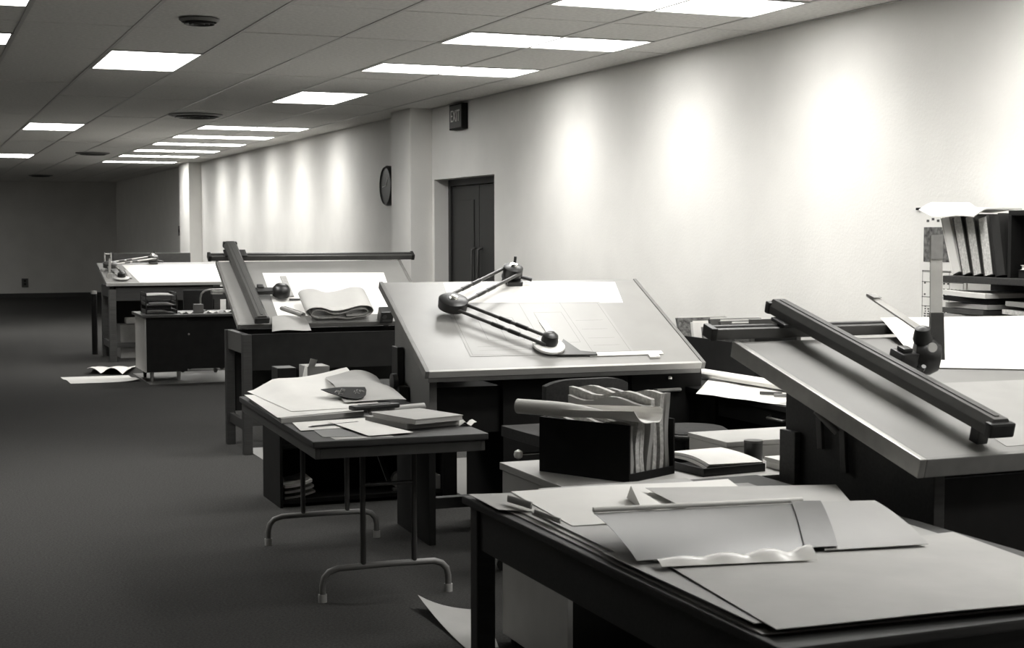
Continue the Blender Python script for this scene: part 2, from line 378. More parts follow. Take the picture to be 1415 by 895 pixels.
def track_machine(F, label, hu0, hu1, hv, bu_top, bu_bot, v0, v1, hb=.05, wdt=.085, hgt=.05):
    """track-type drafting machine without its head: horizontal rail along the top, sliding beam down the board"""
    t = thing('track_drafting_machine', label, 'drafting machine', F(hu0, hv, 0))
    MB().fbox(F, hu0, hu1, hv-.028, hv+.028, .006, .045).build('top_rail', M['beam'], t, .005)
    MB().fbox(F, hu0+.01, hu1-.01, hv-.006, hv+.006, .0452, .048).build('rail_groove', M['black'], t)
    for u in (hu0, hu1): MB().fbox(F, u-.012, u+.012, hv-.034, hv+.034, .0052, .050).build('end_cap', M['blackp'], t, .004)
    MB().fbox(F, bu_top-.065, bu_top+.105, hv-.045, hv+.05, .049, .062).build('carriage', M['blackp'], t, .004)
    h0 = hb+.014
    def B(a, b, c): return F(bu_top+(bu_bot-bu_top)*(v1-b)/(v1-v0)+a, b, c)
    bm_ = MB(); prof = [(-wdt/2, 0), (wdt/2, 0), (wdt/2, hgt*.55), (wdt*.3, hgt), (-wdt*.3, hgt), (-wdt/2, hgt*.55)]
    k = [B(a, v0, h0+h) for a, h in prof]+[B(a, v1, h0+h) for a, h in prof]
    bm_.add(k, [list(range(6))[::-1], list(range(6,12))]+[[i,(i+1)%6,6+(i+1)%6,6+i] for i in range(6)]).build('beam', M['beam'], t, .003)
    MB().fbox(B, -.008, .008, v0+.02, v1-.02, h0+hgt, h0+hgt+.003).build('beam_groove', M['dgmetal'], t)
    for v, nm in ((v0, 'lower_end_cap'), (v1, 'upper_end_cap')):
        MB().fbox(B, -wdt/2-.004, wdt/2+.004, v-.015, v+.015, h0-.004, h0+hgt*.8).build(nm, M['blackp'], t, .008)
    MB().fbox(B, -.02, .02, v0+.06, v0+.10, .006, h0-.002).build('roller_foot', M['blackp'], t, .004)
    return t, B

# ================================================================ middle drafting table with the elbow machine
D1R = -.038
F1, L1 = board_frame(2.337, 7.037, D1R, .9, 1.316, .902)
D1 = thing('drafting_table', 'wide tilted drafting table carrying the elbow machine, in the middle of the row', 'drafting table', (2.337, 7.037, 0), D1R)
G1 = flat(0, 2.337, 7.037, D1R)
W1 = 1.54
MB().fbox(F1, .022, W1-.022, .022, L1-.004, -.030, 0).build('board', M['boardl'], D1, .002)
MB().fbox(F1, 0, .020, 0, L1, -.036, .004).build('edge_rail', M['edge'], D1, .003)
MB().fbox(F1, W1-.020, W1, 0, L1, -.036, .004).build('edge_rail', M['edge'], D1, .003)
MB().fbox(F1, .0205, W1-.0205, 0, .020, -.034, .002).build('front_lip', M['lgmetal'], D1, .003)
MB().fbox(F1, .0205, W1-.0205, .002, .02, -.06, -.035).build('front_rail', M['edge'], D1, .002)
def slab_under(F, G, u0, u1, y0, y1, z0, drop, dep, zf, zb):
    zz = lambda y: zf+(zb-zf)*y/dep-drop
    return MB().hexa([G(u0,y0,z0),G(u1,y0,z0),G(u1,y1,z0),G(u0,y1,z0),G(u0,y0,zz(y0)),G(u1,y0,zz(y0)),G(u1,y1,zz(y1)),G(u0,y1,zz(y1))])
slab_under(F1, G1, .06, .10, .14, .80, .60, .06, .902, .9, 1.316).build('side_panel', M['gmetal'], D1, .004)
MB().fbox(G1, .062, .098, .16, .78, .0, .599).build('leg_panel', M['black'], D1, .003)
MB().fbox(G1, .10, .46, .70, .73, .52, 1.12).build('back_panel', M['black'], D1, .003)
MB().fbox(G1, .10, .46, .20, .70, .56, .80).build('apron', M['black'], D1, .003)
MB().fbox(G1, .10, .46, .60, .66, .10, .16).build('foot_rest', M['dwood'], D1, .004)
MB().fbox(G1, .02, .055, .60, .72, .70, .98).fbox(G1, .0, .055, .50, .66, .70, .78).build('tilt_control', M['blackp'], D1, .006)
MB().lathe([(.02,0),(.045,.004),(.045,.03),(.02,.034)], G1(.012,.58,.80), G1(-1,0,0)-G1(0,0,0)).build('tilt_knob', M['dgmetal'], D1, smooth=True)
MB().fbox(G1, .46, 1.16, .16, .78, .08, .84).build('pedestal', M['black'], D1, .004)
ped = MB().fbox(G1, 1.165, 1.60, .17, .78, .06, .86).build('drawer_unit', M['black'], D1, .004)
for k, (z0, z1) in enumerate(((.56, .84), (.31, .55), (.08, .30))):
    MB().fbox(G1, 1.18, 1.585, .155, .17, z0, z1).build('drawer', M['black'], ped, .004)
MB().tube([G1(1.31,.155,.745),G1(1.32,.125,.75),G1(1.45,.125,.75),G1(1.46,.155,.745)], .010).build('drawer_handle', M['lgmetal'], ped, smooth=True)
MB().lathe([(.012,0),(.012,.012),(.004,.014)], G1(1.40,.155,.81), G1(0,-1,0)-G1(0,0,0), 12).build('key_lock', M['chrome'], ped, smooth=True)
for u in (.25, 1.3):
    MB().bar(G1(u,.45,.80), G1(u,.5,1.08), .04, .02).build('tilt_strut', M['dgmetal'], D1, .003)
# white strip and drawing on it
sheet('drawing_sheet', 'thin white strip along the top of the middle drafting board', 'sheet of paper', F1, [(.33,.72),(1.34,.70),(1.39,.955),(.36,.975)], M['white'], n=(4,3))  # flat white strip over the upper part of the board
DS = sheet('drawing_sheet', 'grey plan drawing taped to the middle drafting board under the elbow machine', 'drawing', F1, [(.274,.141),(1.182,.133),(1.20,.715),(.30,.735)], M['vellum'], base=.0011, n=(4,3))
ln = MB()
def line(F, a, b, wd=.0016, h=.002):
    a = Vector(a); b = Vector(b); d = (b-a).normalized(); p = Vector((-d.y,d.x))*wd/2
    ln.add([F(*(a-p),h),F(*(b-p),h),F(*(b+p),h),F(*(a+p),h)], [(0,1,2,3)])
for a, b in (((.29,.155),(1.165,.148)),((1.165,.148),(1.182,.70)),((1.182,.70),(.318,.718)),((.318,.718),(.29,.155)),((.70,.15),(.72,.71)),((.95,.15),(.96,.71)),
             ((.42,.3),(.62,.3)),((.42,.3),(.43,.55)),((.43,.55),(.63,.55)),((.63,.55),(.62,.3)),((.52,.3),(.53,.55)),((.76,.26),(.92,.26)),((.76,.26),(.77,.6)),((.77,.6),(.93,.6)),((.93,.6),(.92,.26)),
             ((.98,.3),(1.13,.3)),((.98,.4),(1.13,.4)),((.98,.5),(1.14,.5)),((.98,.22),(1.13,.22)),((.34,.2),(.66,.2)),((.34,.24),(.66,.24))):
    line(F1, a, b)
ln.build('pencil_lines', M['ink'], DS)
arm_machine(F1, 'elbow drafting machine with white protractor head on the middle drafting board', None, (.765,.985), (.305,.605), (.715,.195), 1.0, Lb=L1, vs=.30, us=.42)
tag(MB().fbox(F1, 1.24, 1.30, .06, .10, .0005, .014).build('eraser', M['white_pl'], None, .004), 'small white eraser near the front edge of the middle drafting board', 'eraser')

# ================================================================ track machine table, behind and towards the aisle
F2, L2 = board_frame(2.15, 10.70, 0, .925, 1.37, .80)
D2 = thing('drafting_table', 'drafting table with top rail and roll of prints on its front edge', 'drafting table', (2.15, 10.63, 0))
W2 = 1.46
MB().fbox(F2, .02, W2-.02, .02, L2-.02, -.03, 0).build('board', M['board'], D2, .002)
MB().fbox(F2, 0, .0195, 0, L2, -.036, .004).build('edge_rail', M['alu'], D2, .003)
MB().fbox(F2, W2-.0195, W2, 0, L2, -.036, .004).build('edge_rail', M['alu'], D2, .003)
MB().fbox(F2, .02, W2-.02, 0, .0195, -.034, .002).build('front_lip', M['edge'], D2, .003)
for x, y in ((2.17,10.63),(3.52,10.63),(2.165,11.22),(3.52,11.22)): MB().box(x, x+.065, y, y+.065, 0, .86).build('leg', M['dwood'], D2, .005)
MB().box(2.18, 2.225, 10.695, 11.22, .72, .86).build('side_apron', M['mwood'], D2, .003)
MB().box(3.53, 3.575, 10.695, 11.22, .72, .86).build('side_apron', M['mwood'], D2, .003)
MB().box(2.235, 3.52, 10.645, 10.68, .60, .86).build('front_apron', M['black'], D2, .003)
MB().box(2.235, 3.52, 11.23, 11.26, .25, .86).build('back_panel', M['black'], D2, .003)
MB().box(2.185, 2.215, 10.695, 11.22, .17, .24).build('side_rail', M['dwood'], D2, .003)
MB().box(2.235, 3.52, 10.90, 10.93, .17, .24).build('cross_rail', M['dwood'], D2, .003)
for x in (2.3, 3.4): MB().bar((x,11.2,.86), (x,11.38,1.25), .04, .02).build('tilt_strut', M['dgmetal'], D2, .003)
sheet('drawing_sheet', 'large white sheet with faint sketch on the track machine board', 'drawing', F2, [(.31,.10),(1.22,.11),(1.27,.71),(.318,.724)], M['white'], n=(4,3))
TM2, B2 = track_machine(F2, 'black track drafting machine with thick beam down a grey board', -.05, 1.56, L2+.01, .125, .16, -.035, 1.05, hb=.03, wdt=.10)
MB().fbox(F2, .20, .34, .35, .41, .035, .065).fbox(F2, .215, .265, .40, .45, .03, .07).build('head_arm', M['blackp'], TM2, .008)
MB().lathe([(.055,.018),(.066,.025),(.066,.07),(.05,.095),(.02,.105)], F2(.385,.37,0), F2(0,0,1)-F2(0,0,0)).build('protractor_head', M['blackp'], TM2, smooth=True)
MB().fbox(F2, .44, .485, .37, .66, .003, .009).build('scale', M['scaleg'], TM2)
MB().fbox(F2, .44, .56, .315, .33, .004, .012).build('scale_chuck', M['blackp'], TM2, .002)
MB().fbox(F2, .56, .84, .31, .335, .003, .007).build('scale', M['plastic'], TM2)
MB().fbox(F2, .78, .86, .312, .333, .0075, .012).build('scale_tip', M['scaleg'], TM2, .001)
# squashed roll of prints on the front edge
nb = F2(0,0,1)-F2(0,0,0); fb = Vector((0,-1,0))
def s_roll():
    pts = []
    c1 = Vector((2.15+.60, 0, .0)); a = Vector((1,0,0)); b = Vector((0,0,1))
    P = [(.02,.0),(-.03,.05),(.0,.085),(.08,.09),(.17,.06),(.26,.07),(.36,.10),(.44,.095),(.475,.055),(.44,.015),(.36,.0),(.28,-.012),(.2,.0),(.10,-.005),(.03,.01),(.015,.045),(.05,.068),(.11,.06),(.17,.035),(.24,.035),(.33,.068),(.41,.07),(.435,.045),(.40,.02),(.33,.012),(.26,.01)]
    out = []
    for i in range(len(P)-1):
        p0, p1, p2, p3 = [Vector(P[min(max(i+k,0),len(P)-1)]) for k in (-1,0,1,2)]
        for t in (0, .34, .67):
            out.append(.5*((2*p1)+(p2-p0)*t+(2*p0-5*p1+4*p2-p3)*t*t+(3*p1-p0-3*p2+p3)*t**3))
    return [F2(.52+p.x, .02, .032+p.y*.98) for p in out]
tag(MB().ribbon(s_roll(), F2(0,.26,0)-F2(0,0,0), .005).build('print_roll', M['paper'], None, smooth=True), 'loosely squashed roll of pale prints on the track machine board', 'paper roll')
tag(MB().ribbon(spiral(F2(.34,.125,.058), F2(1,0,0)-F2(0,0,0), nb, .010, .022, 2.2), F2(.13,-.10,0)-F2(0,0,0), .002).build('print_roll', M['paper'], None, smooth=True), 'short pale rolled print beside the squashed roll, against the track machine beam foot', 'paper roll')
sheet('curled_sheet', 'grey sheet drooping over the front edge of the track machine board', 'sheet of paper', F2, [(.23,-.085),(.52,-.07),(.50,.09),(.26,.08)], M['grey_paper'], h=lambda s,t: .012-.05*max(0,.55-t)**1.3+.008*math.sin(5*s), n=(8,12), base=.003)
t = thing('pencil_sharpener', 'black pencil sharpener at the front edge of the track machine board', 'sharpener', F2(1.09,.02,0))
MB().fbox(F2, 1.04, 1.14, -.03, .05, .006, .10).build('body', M['blackp'], t, .008)
MB().lathe([(.016,0),(.016,.006)], F2(1.07,-.03,.06), F2(0,-1,0)-F2(0,0,0), 16).build('pencil_hole', M['dgmetal'], t)
MB().fbox(F2, 1.06, 1.13, -.034, -.03, .02, .035).build('shavings_drawer', M['dgmetal'], t, .001)

# ================================================================ far drafting table
F3, L3 = board_frame(2.2, 18.85, 0, .96, 1.185, 1.0)
D3 = thing('drafting_table', 'farthest wooden drafting table covered by a bright white sheet', 'drafting table', (2.2, 18.85, 0))
MB().fbox(F3, 0, 1.56, 0, L3, -.035, 0).build('board', M['board'], D3, .003)
MB().fbox(F3, 0, 1.56, -.018, -.001, -.035, .004).build('front_lip', M['lgmetal'], D3, .003)
for x, y in ((2.23,18.86),(3.66,18.86),(2.25,19.75),(3.66,19.75)): MB().box(x, x+.085, y, y+.085, 0, .88+(y-18.86)*.05).build('leg', M['mwood'], D3, .006)
MB().box(2.25, 2.30, 18.945, 19.75, .78, .92).build('side_apron', M['dwood'], D3, .003)
MB().box(2.315, 3.66, 18.87, 18.90, .74, .90).build('front_apron', M['dwood'], D3, .003)
MB().box(2.335, 3.66, 19.77, 19.80, .30, .93).build('back_panel', M['black'], D3, .003)
MB().box(2.26, 2.29, 18.945, 19.75, .15, .23).build('side_rail', M['mwood'], D3, .003)
MB().box(2.30, 3.66, 19.3, 19.33, .14, .20).build('cross_rail', M['mwood'], D3, .003)
sheet('drawing_sheet', 'huge white sheet covering the farthest drafting board', 'drawing', F3, [(.40,.02),(1.52,.02),(1.52,.90),(.30,.90)], M['white'], n=(4,3))
sheet('note_sheet', 'small white slip on the farthest drafting board', 'sheet of paper', F3, [(1.18,.22),(1.36,.22),(1.36,.42),(1.18,.42)], M['white'], n=(2,2), base=.0014)
arm_machine(F3, 'shiny elbow drafting machine on the farthest drafting board', None, (.70,.99), (.12,.62), (.20,.16), 1.1, Lb=L3, metal='alu', headm='lgmetal', scales=False, pm='dgmetal')
tag(MB().fbox(F3, .29, .33, .20, .60, .003, .012).build('scale_ruler', M['alu'], None, .002), 'flat metal ruler lying up the farthest drafting board beside its machine', 'ruler')
t = thing('carton', 'grey carton on the floor under the farthest drafting table', 'box', (2.6, 19.4, 0))
MB().box(2.42, 2.72, 19.36, 19.7, 0, .42).build('carton_body', M['card'], t, .004)
MB().box(2.50, 2.66, 19.42, 19.6, .425, .50).build('paper_wad', M['white'], t, .02)
tag(MB().fbox(F3, .055, .085, .245, .255, .06, .24).fbox(F3, .04, .10, .235, .265, .0015, .0598).build('upright_ruler', M['plastic'], None, .002), 'clear ruler standing up on the farthest drafting board near its machine', 'ruler')
# screen-like back of another board, seen beyond it
t = thing('drafting_board_back', 'plain dark grey upright board standing beyond the farthest drafting table', 'board', (3.05, 21.0, 0))
MB().box(2.54, 3.58, 21.0, 21.04, .70, 1.29).build('panel', M['dgmetal'], t, .004)
for x in (2.60, 3.46): MB().box(x, x+.06, 21.04, 21.10, 0, 1.2).build('upright', M['dgmetal'], t, .004)
for x in (2.60, 3.46): MB().box(x-.0, x+.06, 20.8, 21.3, 0.0, .04).build('foot', M['dgmetal'], t, .004)
t = thing('tubular_rack', 'pair of slim upright posts beside the dark board far away', 'stand', (2.46, 20.9, 0))
for x in (2.43, 2.51): MB().tube([(x,20.95,0),(x,20.95,1.30)], .012).build('post', M['lgmetal'], t, smooth=True)
MB().tube([(2.43,20.95,1.28),(2.51,20.95,1.28)], .012).tube([(2.43,20.95,.2),(2.51,20.95,.2)], .012).build('crossbar', M['lgmetal'], t, smooth=True)
t = thing('map_tube', 'dark upright map tube with a pale cap behind the farthest table leg', 'map tube', (2.19, 20.1, 0))
MB().tube([(2.19,20.1,0),(2.19,20.1,.78)], .036, 16).build('tube', M['black'], t, smooth=True)
MB().tube([(2.19,20.1,.781),(2.19,20.1,.82)], .038, 16).build('cap', M['lgmetal'], t, smooth=True)

# ================================================================ far metal desk
DE = thing('metal_desk', 'grey metal desk with letter trays in front of the farthest drafting table', 'desk', (2.26, 16.1, 0))
MB().box(2.23, 3.80, 16.06, 16.86, .685, .715).build('desktop', M['dgmetal'], DE, .006)
MB().box(2.26, 2.275, 16.1, 16.82, .11, .684).build('side_panel', M['lgmetal'], DE, .003)
MB().box(2.276, 2.70, 16.11, 16.8, .11, .684).build('pedestal', M['black'], DE, .004)
MB().box(2.70, 3.78, 16.14, 16.17, .13, .684).build('front_panel', M['black'], DE, .004)
MB().box(3.35, 3.78, 16.18, 16.8, .11, .684).build('pedestal', M['black'], DE, .004)
MB().lathe([(.012,0),(.012,.01)], (2.72,16.138,.50), (0,-1,0), 12).build('key_lock', M['chrome'], DE)
for x, y in ((2.34,16.2),(2.62,16.2),(2.34,16.7),(3.7,16.2),(3.7,16.7)): MB().tube([(x,y,.0045),(x,y,.11)], [.016,.024]).build('leg', M['alu'] if y < 16.5 else M['black'], DE, smooth=True)
LT = thing('letter_tray', 'black three tier letter tray on the far metal desk', 'letter tray', (2.45, 16.4, .715))
for z in (.718, .80, .90):
    MB().box(2.30, 2.62, 16.25, 16.62, z, z+.008).box(2.30, 2.306, 16.25, 16.62, z, z+.04).box(2.614, 2.62, 16.25, 16.62, z, z+.04).box(2.306, 2.614, 16.613, 16.62, z, z+.04).build('tray', M['blackp'], LT)
for x, y in ((2.30,16.25),(2.62,16.25),(2.30,16.62),(2.62,16.62)): MB().tube([(x,y,.716),(x,y,.93)], .006).build('post', M['blackp'], LT)
FT = flat(0)
for z, q, lb in ((.727, (2.33,2.56,16.27,16.55), 'bottom'), (.809, (2.35,2.60,16.28,16.58), 'middle'), (.909, (2.32,2.6,16.3,16.6), 'top')):
    sheet('paper_sheet', 'white papers in the %s tier of the letter tray on the far desk' % lb, 'sheet of paper', flat(z), [(q[0],q[2]),(q[1],q[2]+.02),(q[1]-.02,q[3]),(q[0]+.02,q[3])], M['paper'], h=lambda s,t: .02*s*(1-s)+.012*t, n=(6,4))
for k, (x, y, a, lb) in enumerate(((2.70,16.20,.2,'small white note nearest the letter tray on the far desk'), (2.98,16.22,-.3,'crumpled white slip right beside the grey box on the far desk'), (3.20,16.28,.1,'long white sheet at the right part of the far desk'))):
    sheet('note_sheet', lb, 'sheet of paper', flat(.716, x, y, a), [(-.07,-.08),(.07,-.08),(.07,.08),(-.07,.08)], M['white'], h=lambda s,t: .02*math.sin(5*s+3*t)**2, n=(6,6))
tag(MB().box(2.80, 2.90, 16.24, 16.31, .7155, .81).build('index_box', M['gmetal'], None, .004), 'small grey box standing on the far metal desk', 'box')
t = thing('tube_lamp', 'arched thin tube lamp on the far metal desk', 'desk lamp', (2.93, 16.6, .715))
MB().lathe([(.07,0),(.07,.012),(.02,.02)], (2.93,16.6,.716)).build('base', M['dgmetal'], t, smooth=True)
MB().tube([(2.93,16.6,.73),(2.93,16.6,.86),(2.945,16.6,.91),(2.98,16.6,.94),(3.03,16.6,.95),(3.35,16.6,.95)], .010).build('arm', M['alu'], t, smooth=True)
MB().box(3.05, 3.36, 16.56, 16.64, .915, .94).build('lamp_shade', M['alu'], t, .006)
MB().box(3.05, 3.17, 16.57, 16.63, .90, .915).build('tube', M['white_pl'], t, .004)
t = thing('task_chair', 'dark chair tucked behind the far metal desk', 'chair', (3.05, 17.2, 0))
MB().box(2.86, 3.24, 17.0, 17.4, .44, .50).build('seat', M['fabric'], t, .02)
MB().box(2.88, 3.22, 17.40, 17.44, .60, .92).build('backrest', M['fabric'], t, .015)
MB().tube([(3.05,17.2,.44),(3.05,17.2,.10)], .025).build('post', M['dgmetal'], t, smooth=True)
MB().bar((3.05,17.38,.46),(3.05,17.46,.70), .04, .012).build('back_stem', M['dgmetal'], t)
for k in range(4):
    a = k*math.pi/2+.4; p = (3.05+.26*math.cos(a), 17.2+.26*math.sin(a), .075)
    lg = MB().bar((3.05,17.2,.11), p, .03, .02).build('leg', M['dgmetal'], t)
    MB().lathe([(.012,-.01),(.03,-.008),(.03,.008),(.012,.01)], (p[0],p[1],.035), (math.sin(a),-math.cos(a),0), 14).build('caster', M['blackp'], lg, smooth=True)
# papers dropped on the floor
sheet('floor_sheet', 'white sheet lying flat on the carpet out in the aisle', 'sheet of paper', flat(0), [(1.53,16.34),(2.23,16.28),(2.20,16.96),(1.49,17.02)], M['white'], h=lambda s,t: .012*math.sin(4*t)**2+.03*(s**6)*(1-t)**3, n=(10,6))
sheet('floor_sheet', 'rumpled white sheets on the carpet beside the far metal desk', 'sheet of paper', flat(0), [(1.80,17.35),(2.24,17.1),(2.42,18.0),(1.98,18.1)], M['white'], h=lambda s,t: .07*abs(math.sin(6.5*s+1))*(.6+.4*math.cos(3*t)), n=(16,8), base=.004)

# ================================================================ low black bookcase behind the folding table
t = thing('bookcase', 'low black open bookcase standing behind the folding table', 'bookcase', (2.48, 8.8, 0))
MB().box(1.94, 1.958, 8.50, 8.95, 0, .68).build('side_panel', M['black'], t, .003)
MB().box(2.93, 3.02, 8.50, 8.95, 0, .68).build('side_panel', M['black'], t, .003)
MB().box(1.9581, 2.9299, 8.93, 8.95, 0, .68).build('back_panel', M['black'], t)
for z in (.02, .34, .655): MB().box(1.9581, 2.9299, 8.51, 8.929, z, z+.025).build('shelf', M['black'], t, .002)
FB = flat(.0455)
for k, (w_, h_, m_, lb) in enumerate(((.18,.012,'grey_paper','bottom folded newspaper'),(.17,.014,'paper','middle folded newspaper'),(.16,.016,'white','top folded newspaper'))):
    sheet('newspaper', lb + ' in the black bookcase behind the folding table', 'newspaper', flat(.0456+.032*k, 1.975, 8.53, -.03*k), [(0,0),(w_,0),(w_,.3),(0,.3)], M[m_], h=lambda s,t: .03*s*s, th=h_, n=(8,4))
tag(MB().box(2.86, 2.925, 8.53, 8.64, .0455, .13).build('small_carton', M['card'], None, .003), 'small pale carton low in the black bookcase', 'box')
t = thing('tape_dispenser', 'pale looped desk item low in the black bookcase', 'tape dispenser', (2.7, 8.58, .0455))
MB().box(2.64, 2.78, 8.55, 8.61, .0456, .06).build('base', M['gmetal'], t, .004)
MB().lathe([(.045,-.02),(.05,-.02),(.05,.02),(.045,.02)], (2.68,8.58,.11), (0,1,0)).build('reel', M['gmetal'], t, smooth=True)
MB().bar((2.76,8.58,.06),(2.77,8.58,.13), .012, .03).build('cutter', M['gmetal'], t)
t = thing('carton', 'open grey carton with white flaps on the black bookcase', 'box', (2.2, 8.75, .681))
MB().box(2.14, 2.28, 8.66, 8.84, .681, .80).build('carton_body', M['card'], t, .002)
MB().hexa([(2.10,8.62,.70),(2.13,8.60,.70),(2.145,8.655,.80),(2.139,8.66,.80),(2.10,8.625,.71),(2.13,8.605,.71),(2.14,8.67,.81),(2.135,8.67,.81)]).build('flap', M['white'], t)
MB().hexa([(2.15,8.655,.80),(2.19,8.655,.80),(2.19,8.659,.80),(2.15,8.659,.80),(2.16,8.63,.85),(2.20,8.63,.84),(2.20,8.634,.84),(2.16,8.634,.85)]).build('flap', M['white'], t)
tag(MB().box(1.96, 2.07, 8.62, 8.78, .681, .80).build('file_holder', M['blackp'], None, .004), 'black upright file holder on the black bookcase', 'file holder')

# ================================================================ folding table
R = math.radians
FTR = R(-2)
FO = thing('folding_table', 'folding table with bent pipe legs and paper strewn top', 'table', (1.50, 5.97, 0), FTR)
GT = flat(0, 1.50, 5.97, FTR)
MB().fbox(GT, 0, .755, 0, 1.80, .712, .74).build('tabletop', M['dwood'], FO, .006)
sk = MB().fbox(GT, .012, .030, .012, 1.788, .665, .7115).fbox(GT, .725, .743, .012, 1.788, .665, .7115).fbox(GT, .0305, .7245, .012, .03, .665, .7115).fbox(GT, .0305, .7245, 1.77, 1.788, .665, .7115)
sk.build('edge_skirt', M['dgmetal'], FO, .003)
for y in (.30, 1.56):
    P = [(.10,.018),(.10,.07),(.108,.105),(.13,.13),(.17,.142),(.40,.145),(.60,.142),(.635,.13),(.658,.105),(.666,.07),(.666,.018)]
    fb_ = MB().tube([GT(u, y, z) for u, z in P], .0145, 12).build('foot_pipe', M['gmetal'], FO, smooth=True)
    for u in (.10, .666): MB().tube([GT(u,y,.0),GT(u,y,.035)], .019, 12).build('rubber_tip', M['lgmetal'], fb_, smooth=True)
    for u in (.28, .51): MB().tube([GT(u,y,.142),GT(u,y,.664)], .0125, 10).build('leg', M['dgmetal'], FO, smooth=True)
    MB().tube([GT(.28,y,.50),GT(.51,y,.50)], .009).build('crossbar', M['dgmetal'], FO, smooth=True)
    MB().bar(GT(.40,y,.50), GT(.40,y+(.35 if y < 1 else -.35),.70), .02, .006).build('fold_brace', M['dgmetal'], FO)
FZ = flat(.7405)
cl = lambda x: max(0.0, min(1.0, x))
def onfold(k, name, label, cat, q, m, h=None, th=.0008, n=(8,6), z=0.0, g=None): return sheet(name, label, cat, flat(.7402+z), q, M[m], h, th, n, g=g)
g_fold = lambda x, y: .062*cl((y-6.75)/.95)**1.6*cl((x-1.62)/.12)
onfold(0, 'print_stack', 'thick grey block of prints overhanging the aisle edge of the folding table', 'stack of prints', [(1.515,6.60),(1.93,6.72),(2.02,7.35),(1.575,7.55)], 'grey_paper', th=.022, n=(4,4))
onfold(1, 'drawing_sheet', 'white top sheet on the thick block of prints', 'sheet of paper', [(1.505,6.63),(1.90,6.75),(2.02,7.40),(1.56,7.62)], 'white', h=lambda s,t: .002*s, z=.0225)
g2 = lambda x, y: g_fold(x,y)+.045*cl((x-1.85)/.27)**1.5*cl((y-7.3)/.42)
onfold(2, 'drawing_sheet', 'big sheet with its corner bent up at the back of the folding table', 'sheet of paper', [(1.61,6.80),(2.06,6.84),(2.13,7.74),(1.60,7.74)], 'white', g=g2, z=.026, n=(16,14))
onfold(3, 'drawing_sheet', 'sheet with rounded bent corner beside the black tilt control', 'sheet of paper', [(1.90,6.94),(2.22,6.98),(2.27,7.66),(1.98,7.60)], 'paper', g=lambda x,y: max(g2(min(x,2.13),y), .055*cl((y-6.96)/.34))+.006-.045*cl((x-2.14)/.13)**2*cl((y-6.75)/.6), z=.030, n=(14,14))
onfold(4, 'paper_sheet', 'white sheet lying under the dark pen at the aisle side', 'sheet of paper', [(1.53,6.30),(1.90,6.34),(1.92,6.62),(1.56,6.58)], 'white', z=.003)
onfold(5, 'paper_sheet', 'white sheet at the front edge of the folding table', 'sheet of paper', [(1.745,6.0),(1.95,6.04),(1.86,6.52),(1.70,6.50)], 'white', z=.007, h=lambda s,t: .004*t)
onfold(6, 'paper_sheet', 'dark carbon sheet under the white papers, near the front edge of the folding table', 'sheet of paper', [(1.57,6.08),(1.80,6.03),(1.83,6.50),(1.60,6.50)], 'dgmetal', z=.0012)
onfold(7, 'paper_sheet', 'narrow pale sheet peeking from under the dark carbon sheet', 'sheet of paper', [(1.60,5.99),(1.85,5.99),(1.85,6.2),(1.60,6.2)], 'paper', z=.0)
ptc = [(-.115+.23*i/10, .07+.02*(1-abs(i-5)/5)) for i in range(11)]+[(.10,.02),(.07,-.04),(.035,-.085),(.0,-.105),(-.035,-.085),(-.07,-.04),(-.10,.02)]
t = thing('printed_emblem', 'dark shield shaped printed patch lying on the bent sheets', 'emblem', (1.965,7.10,.80))
FE = frame((1.965,7.10,.808), (.996,.09,0), (-.10,1.18,.19), (0,-.16,.987))
MB().prism(FE, ptc, 0, .003).build('backing', M['black'], t)
mk = MB()
for k in range(12):
    a = random.uniform(-.07,.07); b = random.uniform(-.05,.05)*(1-abs(a)*8)
    mk.tube([FE(a-.010,b,.0038), FE(a,b+.018,.0038), FE(a+.010,b-.004,.0038)], .0018, 5)
tag(mk.build('scribbled_lettering', M['paper'], t), kind='stuff')
t = thing('handset_case', 'flat dark oblong case lying in front of the shield shaped patch', 'case', (1.96,6.75,.77))
MB().fbox(flat(.7735,1.975,6.70,R(12)), -.12, .12, -.03, .03, 0, .022).build('body', M['blackp'], t, .009)
MB().fbox(flat(.7735,1.975,6.70,R(12)), -.08, .08, -.015, .015, .0222, .025).build('lid_inset', M['dgmetal'], t, .001)
t = thing('pen', 'long dark pen lying on the white sheet', 'pen', (1.72,6.40,.745))
MB().tube([(1.58,6.37,.7485),(1.60,6.375,.7495),(1.82,6.44,.7495),(1.83,6.443,.7485)], [.001,.004,.004,.003], 8).build('barrel', M['blackp'], t, smooth=True)
MB().bar((1.75,6.419,.7545),(1.82,6.44,.7545), .003, .001).build('clip', M['chrome'], t)
# books / pads on the near right corner
def pad(name, label, x, y, rz, w_, d_, z, th, m_, cover=None):
    F = flat(z, x, y, rz); t = thing(name, label, 'book', (x,y,z), 0)
    MB().fbox(F, 0, w_, 0, d_, .003, th-.002).build('pages', M[m_], t, .001)
    MB().fbox(F, -.003, w_+.004, -.003, d_+.003, 0, .003).build('cover', M[cover or 'vinylblk'], t)
    MB().fbox(F, -.003, w_+.003, -.003, d_+.003, th-.002, th+.0005).build('top_cover', M[cover or m_], t)
    return t
pad('binder', 'lowest dark binder in the pile at the front corner of the folding table', 1.965, 6.17, R(14), .27, .36, .7405, .026, 'grey_paper')
pad('notebook', 'upper pale notebook on the dark binder of the folding table', 1.99, 6.13, R(17), .25, .33, .7675, .022, 'paper', 'paper')
tag(MB().ribbon(spiral((1.95,6.70,.765),(.3,-.95,0),(0,0,1),.006,.018,2),(.30,.10,0),.0015).build('print_roll', M['paper'], None, smooth=True), 'thin pale rolled print behind the notebook on the folding table', 'paper roll')
